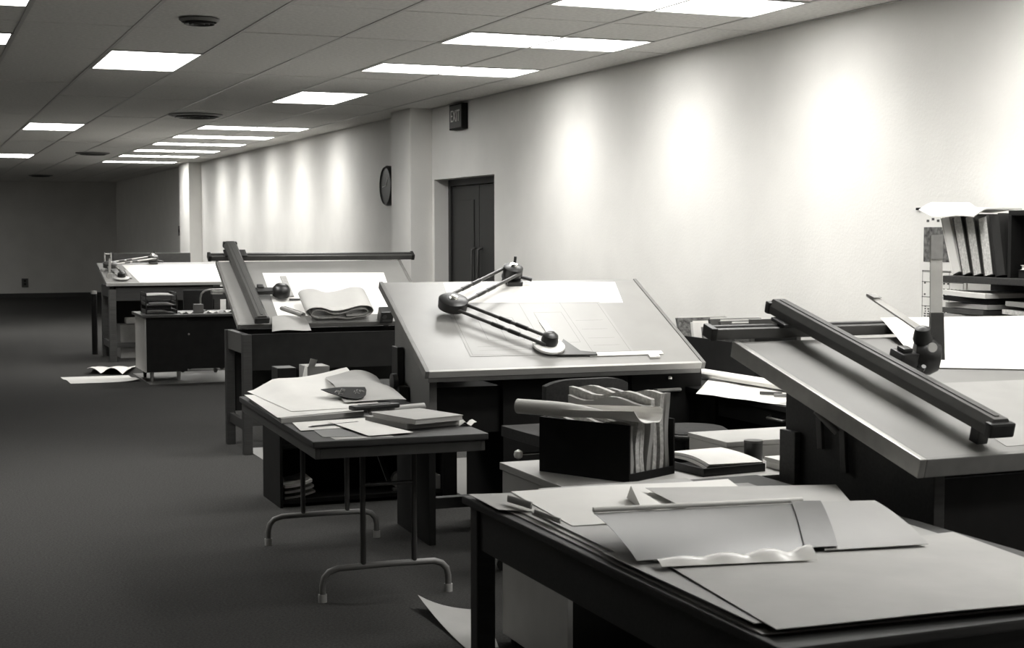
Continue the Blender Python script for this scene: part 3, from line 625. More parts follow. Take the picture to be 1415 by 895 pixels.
tag(MB().ribbon(spiral((1.93,6.60,.762),(.3,-.95,0),(0,0,1),.006,.014,2),(.26,.02,0),.0015).build('print_roll', M['grey_paper'], None, smooth=True), 'thin grey rolled print in front of the pale one', 'paper roll')
sheet('folded_cloth', 'crumpled white scrap hanging off the folding table corner', 'paper scrap', flat(.7405), [(2.215,6.2),(2.285,6.17),(2.30,6.27),(2.235,6.30)], M['white'], h=lambda s,t: .02*math.sin(5*s)**2, n=(6,4))

# boxes on the floor, seen under the middle table
t = thing('carton', 'grey carton with pale labels on the floor beneath the middle drafting table', 'box', (3.95,10.35,0))
MB().box(3.74, 4.12, 10.3, 10.52, .0, .30).build('carton_body', M['card'], t, .004)
MB().box(3.93, 4.02, 10.296, 10.2998, .14, .24).build('label_slip', M['white'], t)
MB().box(3.96, 4.02, 10.296, 10.2998, .02, .10).build('label_slip', M['paper'], t)

# ================================================================ draughtsman chair between the two tables
def chair(x, y, rz, label, zs, zb0, zb1, bw):
    t = thing('drafting_chair', label, 'chair', (x, y, 0), rz); G = flat(0, x, y, rz)
    s_ = MB(); s_.surf(lambda a, b: G(-.22+.44*a, -.21+.42*b, zs-.02*math.cos((a-.5)*3)*math.cos((b-.5)*3)), 8, 8, (0,0,1), .05); s_.build('seat', M['fabric'], t, smooth=True)
    MB().surf(lambda a, b: G(-bw/2+bw*a, -.26-.04*math.sin(math.pi*a), zb0+(zb1-zb0)*b-.03*(2*a-1)**4*b), 12, 6, G(0,1,0)-G(0,0,0), .045).build('backrest', M['fabric'], t, .004, smooth=True)
    MB().bar(G(0,-.12,zs-.01), G(0,-.28,zb0+.10), .05, .012).build('back_stem', M['dgmetal'], t)
    MB().tube([G(0,0,.09),G(0,0,zs-.02)], [.03,.022]).build('post', M['dgmetal'], t, smooth=True)
    MB().tube([G(.0,0,zs-.06),G(-.24,-.06,zs-.05)], .006).build('lever', M['chrome'], t, smooth=True)
    for k in range(5):
        a = 2*math.pi*k/5+.3; p = G(.28*math.cos(a), .28*math.sin(a), .07)
        lg = MB().bar(G(0,0,.11), p, .04, .03).build('leg', M['black'], t, .004)
        MB().lathe([(.01,-.012),(.03,-.01),(.03,.01),(.01,.012)], (p.x,p.y,.03), (math.sin(a+rz),-math.cos(a+rz),0), 14).build('caster', M['blackp'], lg, smooth=True)
    MB().lathe([(.004,-.022),(.018,-.014),(.022,0),(.018,.014),(.004,.022)], G(-.255,-.06,zs-.05), (0,0,1), 16).build('lever_knob', M['white_pl'], t, smooth=True)
    return t
chair(2.82, 6.46, R(3), 'dark drafting chair between the middle table and the file box', .62, .68, .93, .42)
t = thing('round_stool', 'dark round stool seat showing between file box and wall desk', 'stool', (3.55, 6.55, 0))
MB().lathe([(.17,0),(.19,.012),(.19,.04),(.17,.052),(.02,.048)], (3.55,6.55,.575), n=32).build('seat', M['fabric'], t, smooth=True)
MB().lathe([(.192,.018),(.196,.022),(.196,.030),(.192,.034)], (3.55,6.55,.575), n=32).build('seat_rim', M['dgmetal'], t, smooth=True)
MB().tube([(3.55,6.55,.05),(3.55,6.55,.575)], .022).build('post', M['dgmetal'], t, smooth=True)
for k in range(4):
    a = k*math.pi/2+.5; MB().bar((3.55,6.55,.09), (3.55+.2*math.cos(a), 6.55+.2*math.sin(a), .012), .03, .022).build('leg', M['black'], t, .003)

# ================================================================ wall desk with drawers
t = thing('wall_desk', 'long black desk with drawers along the pale wall', 'desk', (4.23, 6.95, 0))
MB().box(3.84, 4.625, 5.72, 8.25, .73, .76).build('desktop', M['black'], t, .005)
MB().box(3.86, 4.62, 5.74, 6.02, .02, .729).build('pedestal', M['black'], t, .004)
MB().box(3.86, 4.62, 6.85, 8.22, .02, .729).build('pedestal', M['black'], t, .004)
MB().box(3.88, 4.2, 6.021, 6.849, .635, .729).build('centre_drawer', M['black'], t, .003)
MB().tube([(3.88,6.17,.69),(3.855,6.18,.685),(3.855,6.32,.685),(3.88,6.33,.69)], .008).build('drawer_handle', M['alu'], t, smooth=True)
FW = flat(.7603)
sheet('paper_sheet', 'broad white sheet spread on the wall desk beneath the roll', 'sheet of paper', FW, [(3.72,6.80),(3.88,6.08),(4.18,6.30),(4.165,7.46)], M['white'], h=lambda s,t: .003*math.sin(9*s)**2, n=(12,6))
sheet('paper_sheet', 'second white sheet sticking out near the drafting board corner', 'sheet of paper', flat(.763), [(3.86,6.25),(3.92,5.98),(4.2,6.05),(4.15,6.4)], M['paper'], h=lambda s,t: .006*s, n=(6,4))
tag(MB().ribbon(spiral((4.13,7.48,.794),(.97,.12,0),(0,0,1),.012,.026,2.5),(.05,-.98,0),.0018).build('print_roll', M['white'], None, smooth=True), 'white rolled drawing lying along the wall desk', 'paper roll')
t = thing('compass', 'small dark drawing tool lying on the sheet of the wall desk', 'drawing tool', (4.02,6.5,.764))
MB().tube([(3.98,6.60,.774),(4.06,6.52,.774)], .009, 8).build('handle', M['dgmetal'], t, smooth=True)
MB().tube([(3.99,6.48,.774),(4.06,6.42,.774)], .009, 8).build('blade', M['gmetal'], t, smooth=True)
# file bin and its contents
t = thing('file_bin', 'black open file bin at the back of the wall desk', 'file bin', (4.41,7.6,.76))
MB().box(4.20, 4.6, 7.02, 8.0, .7605, .775).build('base', M['black'], t)
MB().box(4.20, 4.215, 7.02, 8.0, .775, .98).build('side_panel', M['black'], t, .002)
MB().box(4.585, 4.6, 7.02, 8.0, .775, .98).build('side_panel', M['black'], t, .002)
MB().box(4.216, 4.584, 7.02, 7.035, .775, .98).build('end_panel', M['black'], t, .002)
MB().box(4.216, 4.584, 7.985, 8.0, .775, .98).build('end_panel', M['black'], t, .002)
def folder(x0, x1, y, th, h, lean, m_, label, zb=.7755, tabm=None):
    t = thing('file_folder', label, 'folder', ((x0+x1)/2, y, zb))
    MB().hexa([(x0,y,zb),(x1,y,zb),(x1,y+th,zb),(x0,y+th,zb),(x0,y+lean,zb+h),(x1,y+lean,zb+h),(x1,y+lean+th,zb+h),(x0,y+lean+th,zb+h)]).build('cover', M[m_], t, .002)
    MB().hexa([(x0+.01,y+th*.3+lean,zb+h+.0005),(x1-.01,y+th*.3+lean,zb+h+.0005),(x1-.01,y+th*.7+lean,zb+h+.0005),(x0+.01,y+th*.7+lean,zb+h+.0005),(x0+.01,y+th*.3+lean,zb+h+.008),(x1-.01,y+th*.3+lean,zb+h+.008),(x1-.01,y+th*.7+lean,zb+h+.008),(x0+.01,y+th*.7+lean,zb+h+.008)]).build('pages', M['white'], t)
    return t
for k, (y, h, ln_, m_, lb) in enumerate(((7.84,.30,.13,'mottled','tallest mottled folder at the deep end of the file bin'), (7.72,.285,.06,'white','white folder next to the tallest mottled one in the file bin'), (7.60,.265,.05,'grey_paper','grey slanting folder in the middle of the file bin'),
        (7.46,.315,.11,'dgmetal','first of three dark slanting folders in the file bin, deepest'), (7.34,.31,.11,'dgmetal','second of three dark slanting folders in the file bin'), (7.22,.305,.10,'dgmetal','third of three dark slanting folders in the file bin, nearest'))):
    folder(4.23, 4.57, y, .028, h, ln_, m_, lb)
t = thing('bookend', 'dark square bookend frame at the near end of the file bin', 'bookend', (4.25,7.1,.7755))
MB().box(4.22, 4.54, 7.10, 7.125, 1.09, 1.115).box(4.22, 4.245, 7.10, 7.125, .7755, 1.09).box(4.515, 4.54, 7.10, 7.125, .7755, 1.09).build('frame', M['dgmetal'], t, .003)
MB().box(4.246, 4.514, 7.105, 7.12, .7756, 1.03).build('panel', M['black'], t)

# ================================================================ grey desk with the file box
t = thing('metal_desk', 'pale grey metal desk under the black file box', 'desk', (2.10, 4.75, 0))
MB().box(2.10, 3.56, 4.75, 5.42, .672, .70).build('desktop', M['lgmetal'], t, .005)
MB().box(2.105, 2.125, 4.77, 5.40, .03, .671).build('side_panel', M['lgmetal'], t, .003)
MB().box(2.126, 2.55, 4.78, 5.39, .03, .671).build('pedestal', M['black'], t, .003)
MB().box(3.1, 3.55, 4.78, 5.39, .03, .671).build('pedestal', M['black'], t, .003)
MB().box(2.551, 3.099, 5.36, 5.38, .2, .671).build('back_panel', M['black'], t)
for x, y in ((2.14,4.81),(2.5,4.81),(2.14,5.35),(3.5,4.81),(3.5,5.35)): MB().tube([(x,y,0),(x,y,.03)], .02).build('glide_foot', M['dgmetal'], t)
BR = R(27); GB = flat(.7005, 2.35, 4.785, BR)
t = thing('file_box', 'black open ended file box standing on the grey desk', 'file box', (2.35,4.785,.7005), BR)
MB().fbox(GB, 0, .28, 0, .42, 0, .008).build('base', M['black'], t)
MB().fbox(GB, 0, .008, 0, .42, .008, .205).build('side_panel', M['black'], t)
MB().fbox(GB, .272, .28, 0, .42, .008, .205).build('side_panel', M['black'], t)
MB().fbox(GB, .0085, .2715, .412, .42, .008, .205).build('end_panel', M['black'], t)
MB().fbox(GB, .0085, .2715, 0, .006, .008, .03).build('front_lip', M['black'], t)
for k in range(7):
    u = .014+.0365*k; hh = [.190,.192,.197,.265,.285,.29,.28][k]; ph = k*1.3
    def P(a, b, u=u, hh=hh, ph=ph): return GB(u+.006*math.sin(6*b+ph)+.006*b, .012+.385*a-.012*math.sin(ph*2)*b, .0095+hh*b+.012*math.sin(9*a+ph)*b)
    o = MB().surf(P, 10, 8, GB(1,0,0)-GB(0,0,0), .022).build('folded_print', M['bookp'] if k % 3 else M['paper'], None, smooth=True)
    tag(o, '%s folded print standing in the black file box, counted from its dark outer side' % ordn[k], 'folded print', 'folded prints in the file box')
# roll lying on top with an opened end
def taper_roll(p0, p1, label):
    p0, p1 = Vector(p0), Vector(p1); ax = (p1-p0); a = ax.cross(Vector((0,0,1))).normalized(); b = Vector((0,0,1))
    nu, nv = 44, 10; pts = []
    mb = MB()
    def prof(s_, k):     # s_ along the paper, k along the axis
        closed = a*math.cos(2*math.pi*1.6*s_+2.6)*(.030-.009*s_)+b*math.sin(2*math.pi*1.6*s_+2.6)*(.030-.009*s_)
        x = -.055+.17*s_
        opened = a*(x*1.0)+b*(-.012+.040*math.cos(2*math.pi*(s_*.95-.02)))
        if s_ < .33:
            an = math.pi*(.5+s_/.33); opened = a*(-.052+.030*math.cos(an*1.0)+.0)+b*(.0+.028*math.sin(an))
            opened = a*(-.05-.03*math.sin(math.pi*s_/.33))+b*(.028*math.cos(math.pi*s_/.33))
        else:
            q = (s_-.33)/.67; opened = a*(-.05+.20*q)+b*(-.028+.062*q**3+.004*math.sin(q*6))
        e = max(0, (k-.35)/.65)**1.2
        return closed*(1-e)+opened*e
    mb.surf(lambda s_, k: p0+ax*k+prof(s_, k), nu, nv, (0,0,.0), 0)
    # give it real thickness
    mb = MB(); k0 = 0; top = []; bot = []
    for j in range(nv+1):
        for i in range(nu+1):
            k = j/nv; s_ = i/nu; p = p0+ax*k+prof(s_, k)
            t1 = prof(min(s_+.01,1), k)-prof(max(s_-.01,0), k); n_ = t1.cross(ax).normalized()*.0012
            top.append(p+n_); bot.append(p-n_)
    mb.v = top+bot; m_ = len(top); q = lambda i, j: j*(nu+1)+i
    for j in range(nv):
        for i in range(nu):
            A, B_, C_, D_ = q(i,j), q(i+1,j), q(i+1,j+1), q(i,j+1); mb.f += [[A,B_,C_,D_],[m_+A,m_+D_,m_+C_,m_+B_]]
    for i in range(nu):
        for j in (0, nv): mb.f.append([q(i,j),q(i+1,j),m_+q(i+1,j),m_+q(i,j)])
    for j in range(nv):
        for i in (0, nu): mb.f.append([q(i,j),q(i,j+1),m_+q(i,j+1),m_+q(i,j)])
    return tag(mb.build('print_roll', M['white'], None, smooth=True), label, 'paper roll')
taper_roll((2.09,5.20,.945), (2.43,4.76,.94), 'pale rolled drawing with an opened end lying across the black file box')
# right part of the grey desk
t = thing('desk_tray', 'low black tray holding a bent pile of white papers on the grey desk', 'tray', (2.80,4.97,.70))
GY = flat(.7005, 2.66, 4.80, R(6))
MB().fbox(GY, 0, .28, 0, .30, 0, .006).fbox(GY, 0, .28, 0, .006, .006, .03).fbox(GY, 0, .006, .006, .30, .006, .03).fbox(GY, .274, .28, .006, .30, .006, .03).fbox(GY, .006, .274, .294, .30, .006, .03).build('tray', M['blackp'], t, .001)
for k in range(5):
    sheet('paper_sheet', '%s bent white sheet in the black tray on the grey desk, counted upwards' % ordn[k], 'sheet of paper', flat(.7070+.004*k, 2.675+.004*k, 4.815, R(6)), [(-.0,.0),(.245,.0),(.245,.27),(-.0,.27)], M['white' if k != 2 else 'paper'], h=lambda s,t: .022*math.sin(math.pi*(.25+.75*t))*(1-.5*s)+.028*t, th=.0035, n=(6,8), group='papers in the desk tray')
t = thing('pencil_cup', 'black pencil cup standing before the flat pale carton', 'cup', (2.99,5.15,.7005))
MB().lathe([(.033,0),(.036,.002),(.036,.088),(.031,.088),(.031,.01),(.001,.01)], (3.0,5.02,.7006), n=24).build('cup', M['blackp'], t, smooth=True)
MB().lathe([(.0365,.080),(.0375,.081),(.0375,.088),(.0365,.089)], (3.0,5.02,.7006), n=24).build('rim', M['dgmetal'], t, smooth=True)
t = thing('flat_carton', 'flat pale carton at the back of the grey desk', 'box', (3.22,5.26,.7005))
MB().box(2.93, 3.53, 5.10, 5.41, .7006, .755).build('carton_body', M['paper'], t, .004)
MB().box(2.925, 3.535, 5.095, 5.415, .756, .775).build('lid', M['paper'], t, .004)
t = thing('flat_carton', 'small white box at the front of the grey desk beside the track machine base', 'box', (3.1,4.83,.7005))
MB().box(2.99, 3.22, 4.79, 4.91, .7006, .725).build('tray', M['white'], t, .003)
MB().box(2.985, 3.225, 4.785, 4.915, .7255, .742).build('lid', M['white'], t, .003)
sheet('note_sheet', 'small curled white note behind the small white box', 'sheet of paper', flat(.7006), [(3.05,4.95),(3.2,4.96),(3.19,5.06),(3.06,5.05)], M['white'], h=lambda s,t: .02*s*t, n=(4,4))

# ================================================================ near drafting table with track machine
F4, L4 = board_frame(2.70, 3.58, 0, .93, 1.203, 1.09)
D4 = thing('drafting_table', 'nearest drafting table with a long beam across its tilted board', 'drafting table', (2.85, 3.72, 0))
W4 = 1.52; G4 = flat(0, 2.70, 3.58)
MB().fbox(F4, .024, W4-.024, .024, L4-.004, -.028, 0).build('board', M['board'], D4, .002)
MB().fbox(F4, 0, .0235, 0, L4, -.055, .004).build('edge_rail', M['alu'], D4, .004)
MB().fbox(F4, W4-.0235, W4, 0, L4, -.055, .004).build('edge_rail', M['alu'], D4, .004)
MB().fbox(F4, .024, W4-.024, 0, .0235, -.055, .003).build('front_lip', M['edge'], D4, .004)
slab_under(F4, G4, .15, .19, .13, .97, 0, .09, 1.09, .93, 1.203).build('side_panel', M['dwood'], D4, .004)
slab_under(F4, G4, 1.40, 1.44, .13, .97, 0, .09, 1.09, .93, 1.203).build('side_panel', M['dwood'], D4, .004)
MB().box(2.891, 4.099, 3.73, 3.76, .06, .84).build('front_panel', M['black'], D4, .003)
MB().box(2.891, 4.099, 4.50, 4.53, .06, .95).build('back_panel', M['black'], D4, .003)
MB().fbox(G4, .125, .149, .87, .97, .02, .90).build('corner_post', M['mwood'], D4, .004)
MB().tube([F4(.10,.66,-.06),F4(.08,.66,-.10),G4(.13,.62,.93)], .012).build('tilt_lever', M['gmetal'], D4, smooth=True)
MB().bar(G4(.135,.58,.80), G4(.135,.60,1.02), .03, .014, (1,0,0)).build('hinge_bracket', M['dgmetal'], D4, .003)
MB().bar(G4(.135,.72,.86), G4(.135,.74,1.04), .03, .014, (1,0,0)).build('hinge_bracket', M['dgmetal'], D4, .003)
TM4, B4 = track_machine(F4, 'heavy track drafting machine with black raised head on the nearest board', -.075, 1.5, L4+.035, .265, .280, .015, 1.275, hb=.045, wdt=.085, hgt=.052)
n4 = F4(0,0,1)-F4(0,0,0); u4 = Vector((1,0,0)); v4 = F4(0,1,0)-F4(0,0,0)
MB().fbox(F4, .33, .40, .585, .66, .06, .12).fbox(F4, .34, .38, .60, .64, .12, .135).build('head_arm', M['blackp'], TM4, .008)
MB().lathe([(.02,-.045),(.055,-.04),(.064,-.01),(.062,.02),(.045,.045),(.02,.05)], F4(.45,.62,.10), (u4*.85-v4*.5).normalized(), 24).build('protractor_head', M['blackp'], TM4, smooth=True)
MB().lathe([(.03,.05),(.034,.065),(.026,.10),(.01,.108)], F4(.44,.62,.10), (n4*.9-u4*.2).normalized(), 18).build('grip', M['blackp'], TM4, smooth=True)
MB().lathe([(.014,.058),(.016,.062),(.016,.068)], F4(.425,.60,.14), (-v4-u4*.3+n4*.3).normalized(), 14).build('index_button', M['lgmetal'], TM4, smooth=True)
MB().tube([F4(.39,.57,.08),F4(.375,.53,.085),F4(.37,.52,.10)], .008, 8).build('lock_lever', M['blackp'], TM4, smooth=True)
sv = MB().hexa([F4(.43,.66,.175),F4(.465,.66,.175),F4(.465,.975,.205),F4(.43,.975,.205),F4(.43,.66,.181),F4(.465,.66,.181),F4(.465,.975,.211),F4(.43,.975,.211)]).build('scale', M['plastic'], TM4)
MB().fbox(F4, .43, .465, .93, .975, .212, .215).build('scale_tip', M['scaleg'], sv)
vs_dir = Vector((-.02, 0, 1)).normalized(); b0 = F4(.475,.615,.15)
sn = MB().hexa([b0+Vector(p) for p in ((-.02,0,0),(.02,-.012,0),(.02,-.008,0),(-.02,.004,0),(-.026,0,.36),(.014,-.012,.36),(.014,-.008,.36),(-.026,.004,.36))]).build('scale', M['plastic'], TM4)
MB().hexa([b0+Vector(p) for p in ((-.0255,-.003,.28),(.014,-.0155,.28),(.014,-.013,.28),(-.0255,-.0005,.28),(-.026,-.003,.36),(.0135,-.0155,.36),(.0135,-.013,.36),(-.026,-.0005,.36))]).build('scale_tip', M['scaleg'], sn)
MB().hexa([b0+Vector(p) for p in ((-.016,-.002,-.06),(.03,-.016,-.06),(.03,-.004,-.06),(-.016,.010,-.06),(-.02,-.002,.10),(.022,-.016,.10),(.022,-.004,.10),(-.02,.010,.10))]).build('scale_chuck', M['dgmetal'], TM4, .002)
sheet('drawing_sheet', 'large bright white sheet at the top of the nearest drafting board', 'drawing', F4, [(.62,.76),(1.48,.62),(1.50,1.15),(.66,1.18)], M['white'], h=lambda s,t: .004+.052*max(0,(t-.55)/.45)**.8, n=(6,10))
sheet('drawing_sheet', 'grey tracing sheet under the beam of the nearest drafting board', 'drawing', F4, [(.36,.06),(1.40,.05),(1.42,.60),(.40,.62)], M['grey_paper'], n=(4,3), base=.0008)

# ================================================================ bookcase at the wall
BC = thing('bookcase', 'dark bookcase by the wall holding leaning volumes and paper piles', 'bookcase', (4.48, 4.9, 0))
MB().box(4.33, 4.62, 4.2, 5.60, 1.365, 1.395).build('top_board', M['dwood'], BC, .004)
for z in (.08, .62, 1.13): MB().box(4.345, 4.60, 4.225 if z < 1 else 4.2, 5.575 if z < 1 else 5.6, z, z+.025).build('shelf', M['dwood'], BC, .003)
for y in (4.2, 5.576): MB().box(4.335, 4.60, y, y+.024, 0, 1.129).build('side_panel', M['dwood'], BC, .003)
MB().box(4.601, 4.615, 4.2, 5.6, 0, 1.364).build('back_panel', M['black'], BC)
def volume(y0, th, h, lean, m_, label, d_=.20, x0=4.36, spine=None, z0=1.3956, sp=False):
    """upright volume leaning away from the viewer along the wall"""
    t = thing('bound_volume', label, 'book', (x0+d_/2, y0, z0)); c, s = math.cos(lean), math.sin(lean)
    F = frame((x0, y0, z0+ (th*s if lean > 0 else 0)), (1,0,0), (0,c,-s) if lean > 0 else (0,c,-s), (0,s,c))
    MB().fbox(F, .0, d_, .004, th-.004, .003, h-.003).build('pages', M[m_], t, .001)
    MB().fbox(F, -.002, d_, 0, .004, 0, h).fbox(F, -.002, d_, th-.004, th, 0, h).build('covers', M[spine or 'dgmetal'], t)
    return t
yy = 5.285
for k, (th, h, m_, sp, lb) in enumerate(((.062,.262,'bookp','dgmetal','pale leaning volume next to the black binder on the bookcase'), (.060,.27,'bookp','dgmetal','second pale leaning volume from the black binder'), (.060,.27,'bookp','dgmetal','third pale leaning volume from the black binder'),
        (.058,.272,'white','white','outermost white volume, most tilted of the row on the bookcase'))):
    volume(yy+.003, th, h, .20+.045*k, m_, lb, spine=sp); yy += th*1.06+.011
volume(5.212, .062, .272, .19, 'vinylblk', 'thick black leaning binder on the bookcase', spine='vinylblk', d_=.235)
sheet('draped_paper', 'white sheets draped over the tops of the leaning volumes', 'sheet of paper', flat(1.677), [(4.29,5.34),(4.57,5.36),(4.57,5.72),(4.29,5.73)], M['white'], h=lambda s,t: -.034*max(0,.22-s)/.22+.004+.06*(t-.4)**2+.016*max(0,t-.75)/.25+.006*math.sin(7*t)+.012*(1-s)*math.sin(3.1*t), th=.006, n=(12,12))
t = thing('desk_organizer', 'black open organizer box on top of the bookcase', 'organizer', (4.48, 4.85, 1.395))
MB().box(4.36, 4.60, 4.45, 5.20, 1.665, 1.685).build('top_board', M['black'], t, .002)
MB().box(4.36, 4.60, 5.18, 5.20, 1.3955, 1.664).build('side_panel', M['black'], t, .002)
MB().box(4.36, 4.60, 4.45, 4.47, 1.3955, 1.664).build('side_panel', M['black'], t, .002)
MB().box(4.59, 4.60, 4.471, 5.179, 1.3956, 1.664).build('back_panel', M['lgmetal'], t)
for k, (z, h_, m_, w_, lb) in enumerate(((1.396,.035,'black',.20,'lowest black ledger'), (1.4315,.02,'white',.205,'white pad second from below'), (1.452,.026,'grey_paper',.19,'grey volume in the middle'), (1.4785,.02,'bookp',.19,'pale volume above the middle'), (1.499,.028,'dgmetal',.18,'dark volume on top'))):
    t = thing('bound_volume', lb + ' of the flat pile inside the organizer', 'book', (4.47,4.95,z))
    MB().box(4.37, 4.37+w_, 4.78, 5.14-.02*k, z+.002, z+h_-.002).build('pages', M['bookp' if k in (2,4) else m_], t)
    MB().box(4.366, 4.372+w_, 4.776, 5.144-.02*k, z, z+.002).box(4.366, 4.372+w_, 4.776, 5.144-.02*k, z+h_-.002, z+h_).build('covers', M[m_], t)
# piles under the top board
for k in range(7):
    z = 1.1555+.0245*k
    sheet('paper_pile', '%s layer from below in the paper pile under the bookcase top, wall clock end' % ordn[k] if False else '%s paper bundle from below in the deep pile under the bookcase top' % ordn[k], 'paper bundle', flat(z), [(4.31+.012*(k%3),5.28+.01*(k%2)),(4.57,5.27),(4.57,5.57),(4.305+.014*((k+1)%3),5.60-.02*(k%3))], M[['grey_paper','black','paper','dgmetal','paper','black','white'][k]], h=(lambda s,t: .008*t*t*(1-s)) if k > 4 else None, th=.021, n=(4,6), group='paper bundles under the bookcase top')
for k in range(4):
    z = 1.1555+.036*k
    sheet('paper_pile', '%s paper bundle from below in the pile nearer the picture edge' % ordn[k], 'paper bundle', flat(z), [(4.35+.01*k,4.85),(4.57,4.83),(4.57,5.24),(4.345,5.25-.02*k)], M[['white','grey_paper','bookp','grey_paper'][k]], h=lambda s,t: .012*t*(1-s), th=.02, n=(4,6), group='paper bundles under the bookcase top')
# calendar on the wall
t = thing('wall_calendar', 'long printed calendar hanging on the wall beside the bookcase', 'calendar', (XW, 6.0, 1.12))
MB().box(XW-.004, XW-.001, 5.83, 6.19, 1.10, 1.69).build('sheet', M['white'], t)
MB().box(XW-.012, XW-.0041, 5.82, 6.22, 1.70, 1.712).build('hanger_bar', M['black'], t, .002)
MB().box(XW-.0055, XW-.0041, 5.95, 6.16, 1.445, 1.615).build('picture', M['mottled'], t)
pr = MB()
for z in (1.40, 1.395, 1.345, 1.27, 1.225): pr.box(XW-.005, XW-.0041, 5.85, 6.17, z, z+.0025)
for yk in (6.165, 6.06, 5.955, 5.85): pr.box(XW-.005, XW-.0041, yk, yk+.002, 1.12, 1.40)
for r in range(9):
    for cc in range(12):
        if random.random() < .8: pr.box(XW-.005, XW-.0041, 5.86+cc*.025, 5.86+cc*.025+random.uniform(.008,.016), 1.125+r*.012, 1.131+r*.012)
for r in range(4):
    for cc in range(10):
        if random.random() < .5: pr.box(XW-.005, XW-.0041, 5.87+cc*.03, 5.87+cc*.03+.012, 1.28+r*.028, 1.288+r*.028)
for cc in range(7): pr.box(XW-.005, XW-.0041, 5.88+cc*.04, 5.90+cc*.04, 1.64+.008*(cc%2), 1.652+.008*(cc%2))
tag(pr.build('printed_rows', M['print'], t), kind='stuff')

# ================================================================ foreground plan table
PT = thing('plan_table', 'dark wooden table in the foreground heaped with plan sheets', 'table', (1.60, 2.62, 0))
MB().box(1.60, 2.68, 2.56, 4.46, .735, .76).build('tabletop', M['dwood'], PT, .006)
MB().box(1.63, 1.655, 2.66, 4.375, .60, .734).build('side_apron', M['dwood'], PT, .003)
MB().box(2.625, 2.65, 2.66, 4.375, .60, .734).build('side_apron', M['dwood'], PT, .003)
MB().box(1.69, 2.6, 2.60, 2.63, .60, .734).build('end_apron', M['dwood'], PT, .003)
MB().box(1.69, 2.6, 4.405, 4.43, .60, .734).build('end_apron', M['dwood'], PT, .003)
for x, y in ((1.62,2.59),(2.60,2.59),(1.62,4.376),(2.60,4.376)): MB().box(x, x+.062, y, y+.062, 0, .7345).build('leg', M['dwood'], PT, .006)
def onplan(name, label, q, m_, z, h=None, th=.0012, n=(8,8), cat='plan sheet', g=None): return sheet(name, label, cat, flat(.7602+z), q, M[m_], h, th, n, g=g)
def g_plan(x, y):
    q = y-(3.28-.14*(x-1.62)); r = .42
    if q <= 0: return 0.0
    if q <= r: return .052*math.sin(math.pi/2*q/r)**.8
    return .052*cl(1-((q-r)/.10))**.7
onplan('plan_stack', 'lowest grey stack of plans showing along the aisle edge of the foreground table', [(1.615,2.66),(2.45,2.62),(2.55,4.30),(1.635,4.38)], 'grey_paper', 0, th=.004)
onplan('plan_stack', 'second stack of plans with ragged edges on the lowest one', [(1.63,2.86),(2.5,2.72),(2.58,4.2),(1.655,4.22)], 'paper', .0045, th=.004)
onplan('plan_sheet', 'dark print sheet sandwiched in the plan pile', [(1.625,2.76),(2.4,2.70),(2.5,3.4),(1.635,3.5)], 'dgmetal', .009, th=.001)
onplan('plan_stack', 'third stack of plans under the film, edges fanned toward the aisle', [(1.645,2.95),(2.55,2.80),(2.6,4.0),(1.67,4.05)], 'vellum', .0105, th=.004)
onplan('plan_sheet', 'grey sheet showing along the aisle edge below the broad near sheet', [(1.62,2.70),(2.3,2.66),(2.4,3.3),(1.62,3.45)], 'grey_paper', .0150)
FWS = onplan('plan_sheet', 'far white plan sheet with a turned up flap at the back of the foreground table', [(1.69,3.80),(2.30,3.72),(2.44,4.24),(1.735,4.38)], 'white', .0155, h=lambda s,t: .004*math.sin(4*s)**2+.014*t*s, n=(12,8))
onplan('plan_sheet', 'grey sheet poking out behind the far white plan sheet', [(1.80,4.2),(2.36,4.12),(2.40,4.455),(1.86,4.455)], 'vellum', .0048)
onplan('plan_sheet', 'back corner plan sheet lying next to the nearest drafting table', [(2.04,3.70),(2.52,3.64),(2.68,3.98),(2.10,4.16)], 'paper', .034, h=lambda s,t: .004*t, n=(8,6))
z0 = .7602+.0385
MB().add([(2.0,4.09,z0-.012),(1.95,3.88,z0-.012),(2.04,3.92,z0-.012),(1.985,4.03,z0+.036)], [(0,1,2),(0,3,1),(1,3,2),(2,3,0)]).build('turned_corner', M['white'], FWS)
onplan('plan_sheet', 'broad grey near sheet reaching across the front of the foreground table', [(1.63,2.63),(2.52,2.565),(2.60,3.30),(1.70,3.28)], 'paper', .0185, h=lambda s,t: .004*math.sin(3*s+t)**2, n=(10,8))
onplan('film_sheet', 'curved grey film sheet with a highlight strip on its ridge across the plan pile', [(1.635,3.285),(2.10,3.22),(2.30,3.57),(1.69,3.66)], 'film', .0245, g=g_plan, n=(10,16), th=.0008, cat='film sheet')
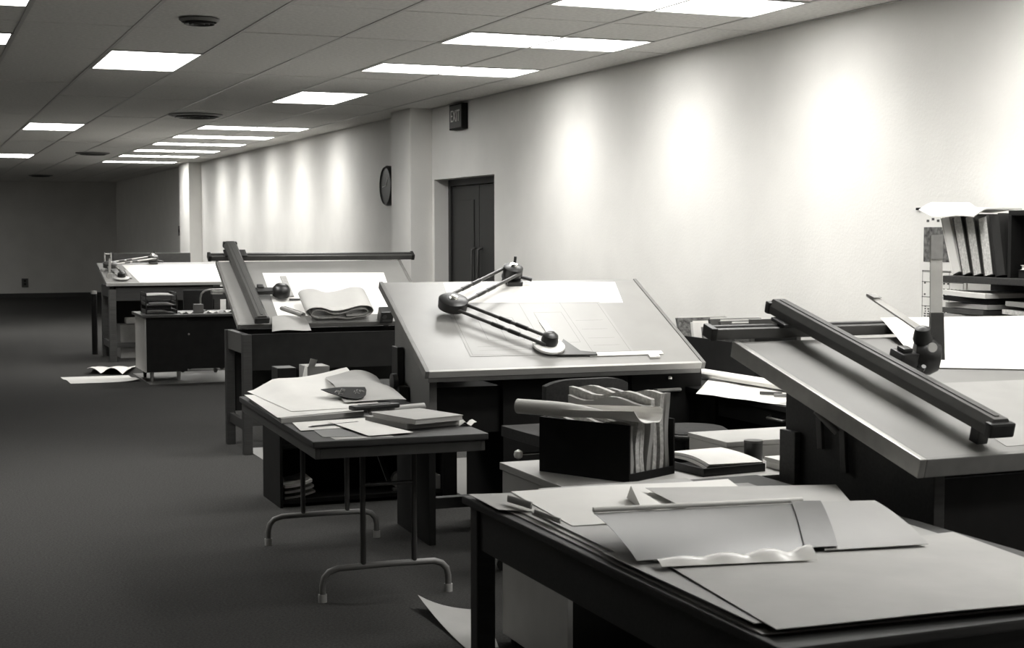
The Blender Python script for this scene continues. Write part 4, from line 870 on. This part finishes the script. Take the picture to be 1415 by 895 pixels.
tag(MB().ribbon(spiral((1.695,3.672,.7602+.0845),(.12,.99,0),(0,0,1),.004,.0085,1.2,ph=-1.5), (.605,-.09,.0), .0012).build('film_highlight', M['white'], None, smooth=True), 'narrow white strip painted as the highlight on the film sheet ridge', 'paper roll')  # white ribbon stands in for the highlight along the film ridge
onplan('plan_sheet', 'pale sheet at the end of the film strip toward the nearest drafting table', [(2.13,3.21),(2.42,3.17),(2.50,3.52),(2.31,3.57)], 'vellum', .0262, g=g_plan, n=(8,12))
onplan('film_strip', 'darker translucent strip lying across the end of the film sheet', [(2.08,3.225),(2.17,3.21),(2.34,3.55),(2.26,3.575)], 'dgmetal', .0320, g=g_plan, n=(4,12), th=.0008, cat='film strip')
sheet('crinkled_shine', 'crinkled strip painting the film sheet shine white along its lower edge', 'film strip', flat(.7855), [(1.66,3.20),(2.05,3.12),(2.06,3.20),(1.67,3.265)], M['white_pl'], h=lambda s,t: (.010+.016*abs(math.sin(11*s))*(.2+s))*math.sin(math.pi*t)+.003, th=.0006, n=(30,5))  # shine of the film put in as white colour on a crinkled strip
onplan('plan_sheet', 'folded pale sheet sticking out at the back aisle corner of the foreground table', [(1.60,4.14),(1.72,4.02),(1.76,4.36),(1.61,4.42)], 'paper', .0090, h=lambda s,t: .004*s, n=(4,4))
tag(MB().ribbon(spiral((1.655,4.20,.790),(.5,.85,0),(0,0,1),.006,.013,1.6), (.02,-.14,0), .0015).build('print_roll', M['grey_paper'], None, smooth=True), 'short grey roll at the aisle side of the far white plan sheet', 'paper roll')
tag(MB().ribbon(spiral((1.655,3.99,.786),(.5,.85,0),(0,0,1),.005,.009,1.6), (.012,-.16,0), .0015).build('print_roll', M['paper'], None, smooth=True), 'thin pale roll just in front of the short grey roll', 'paper roll')
sheet('floor_sheet', 'curled white sheet on the carpet next to the foreground table', 'sheet of paper', flat(0), [(1.93,5.34),(2.05,5.30),(2.20,5.85),(1.96,6.02)], M['paper'], h=lambda s,t: .05*(1-s)**3*t**2+.004, n=(8,8))
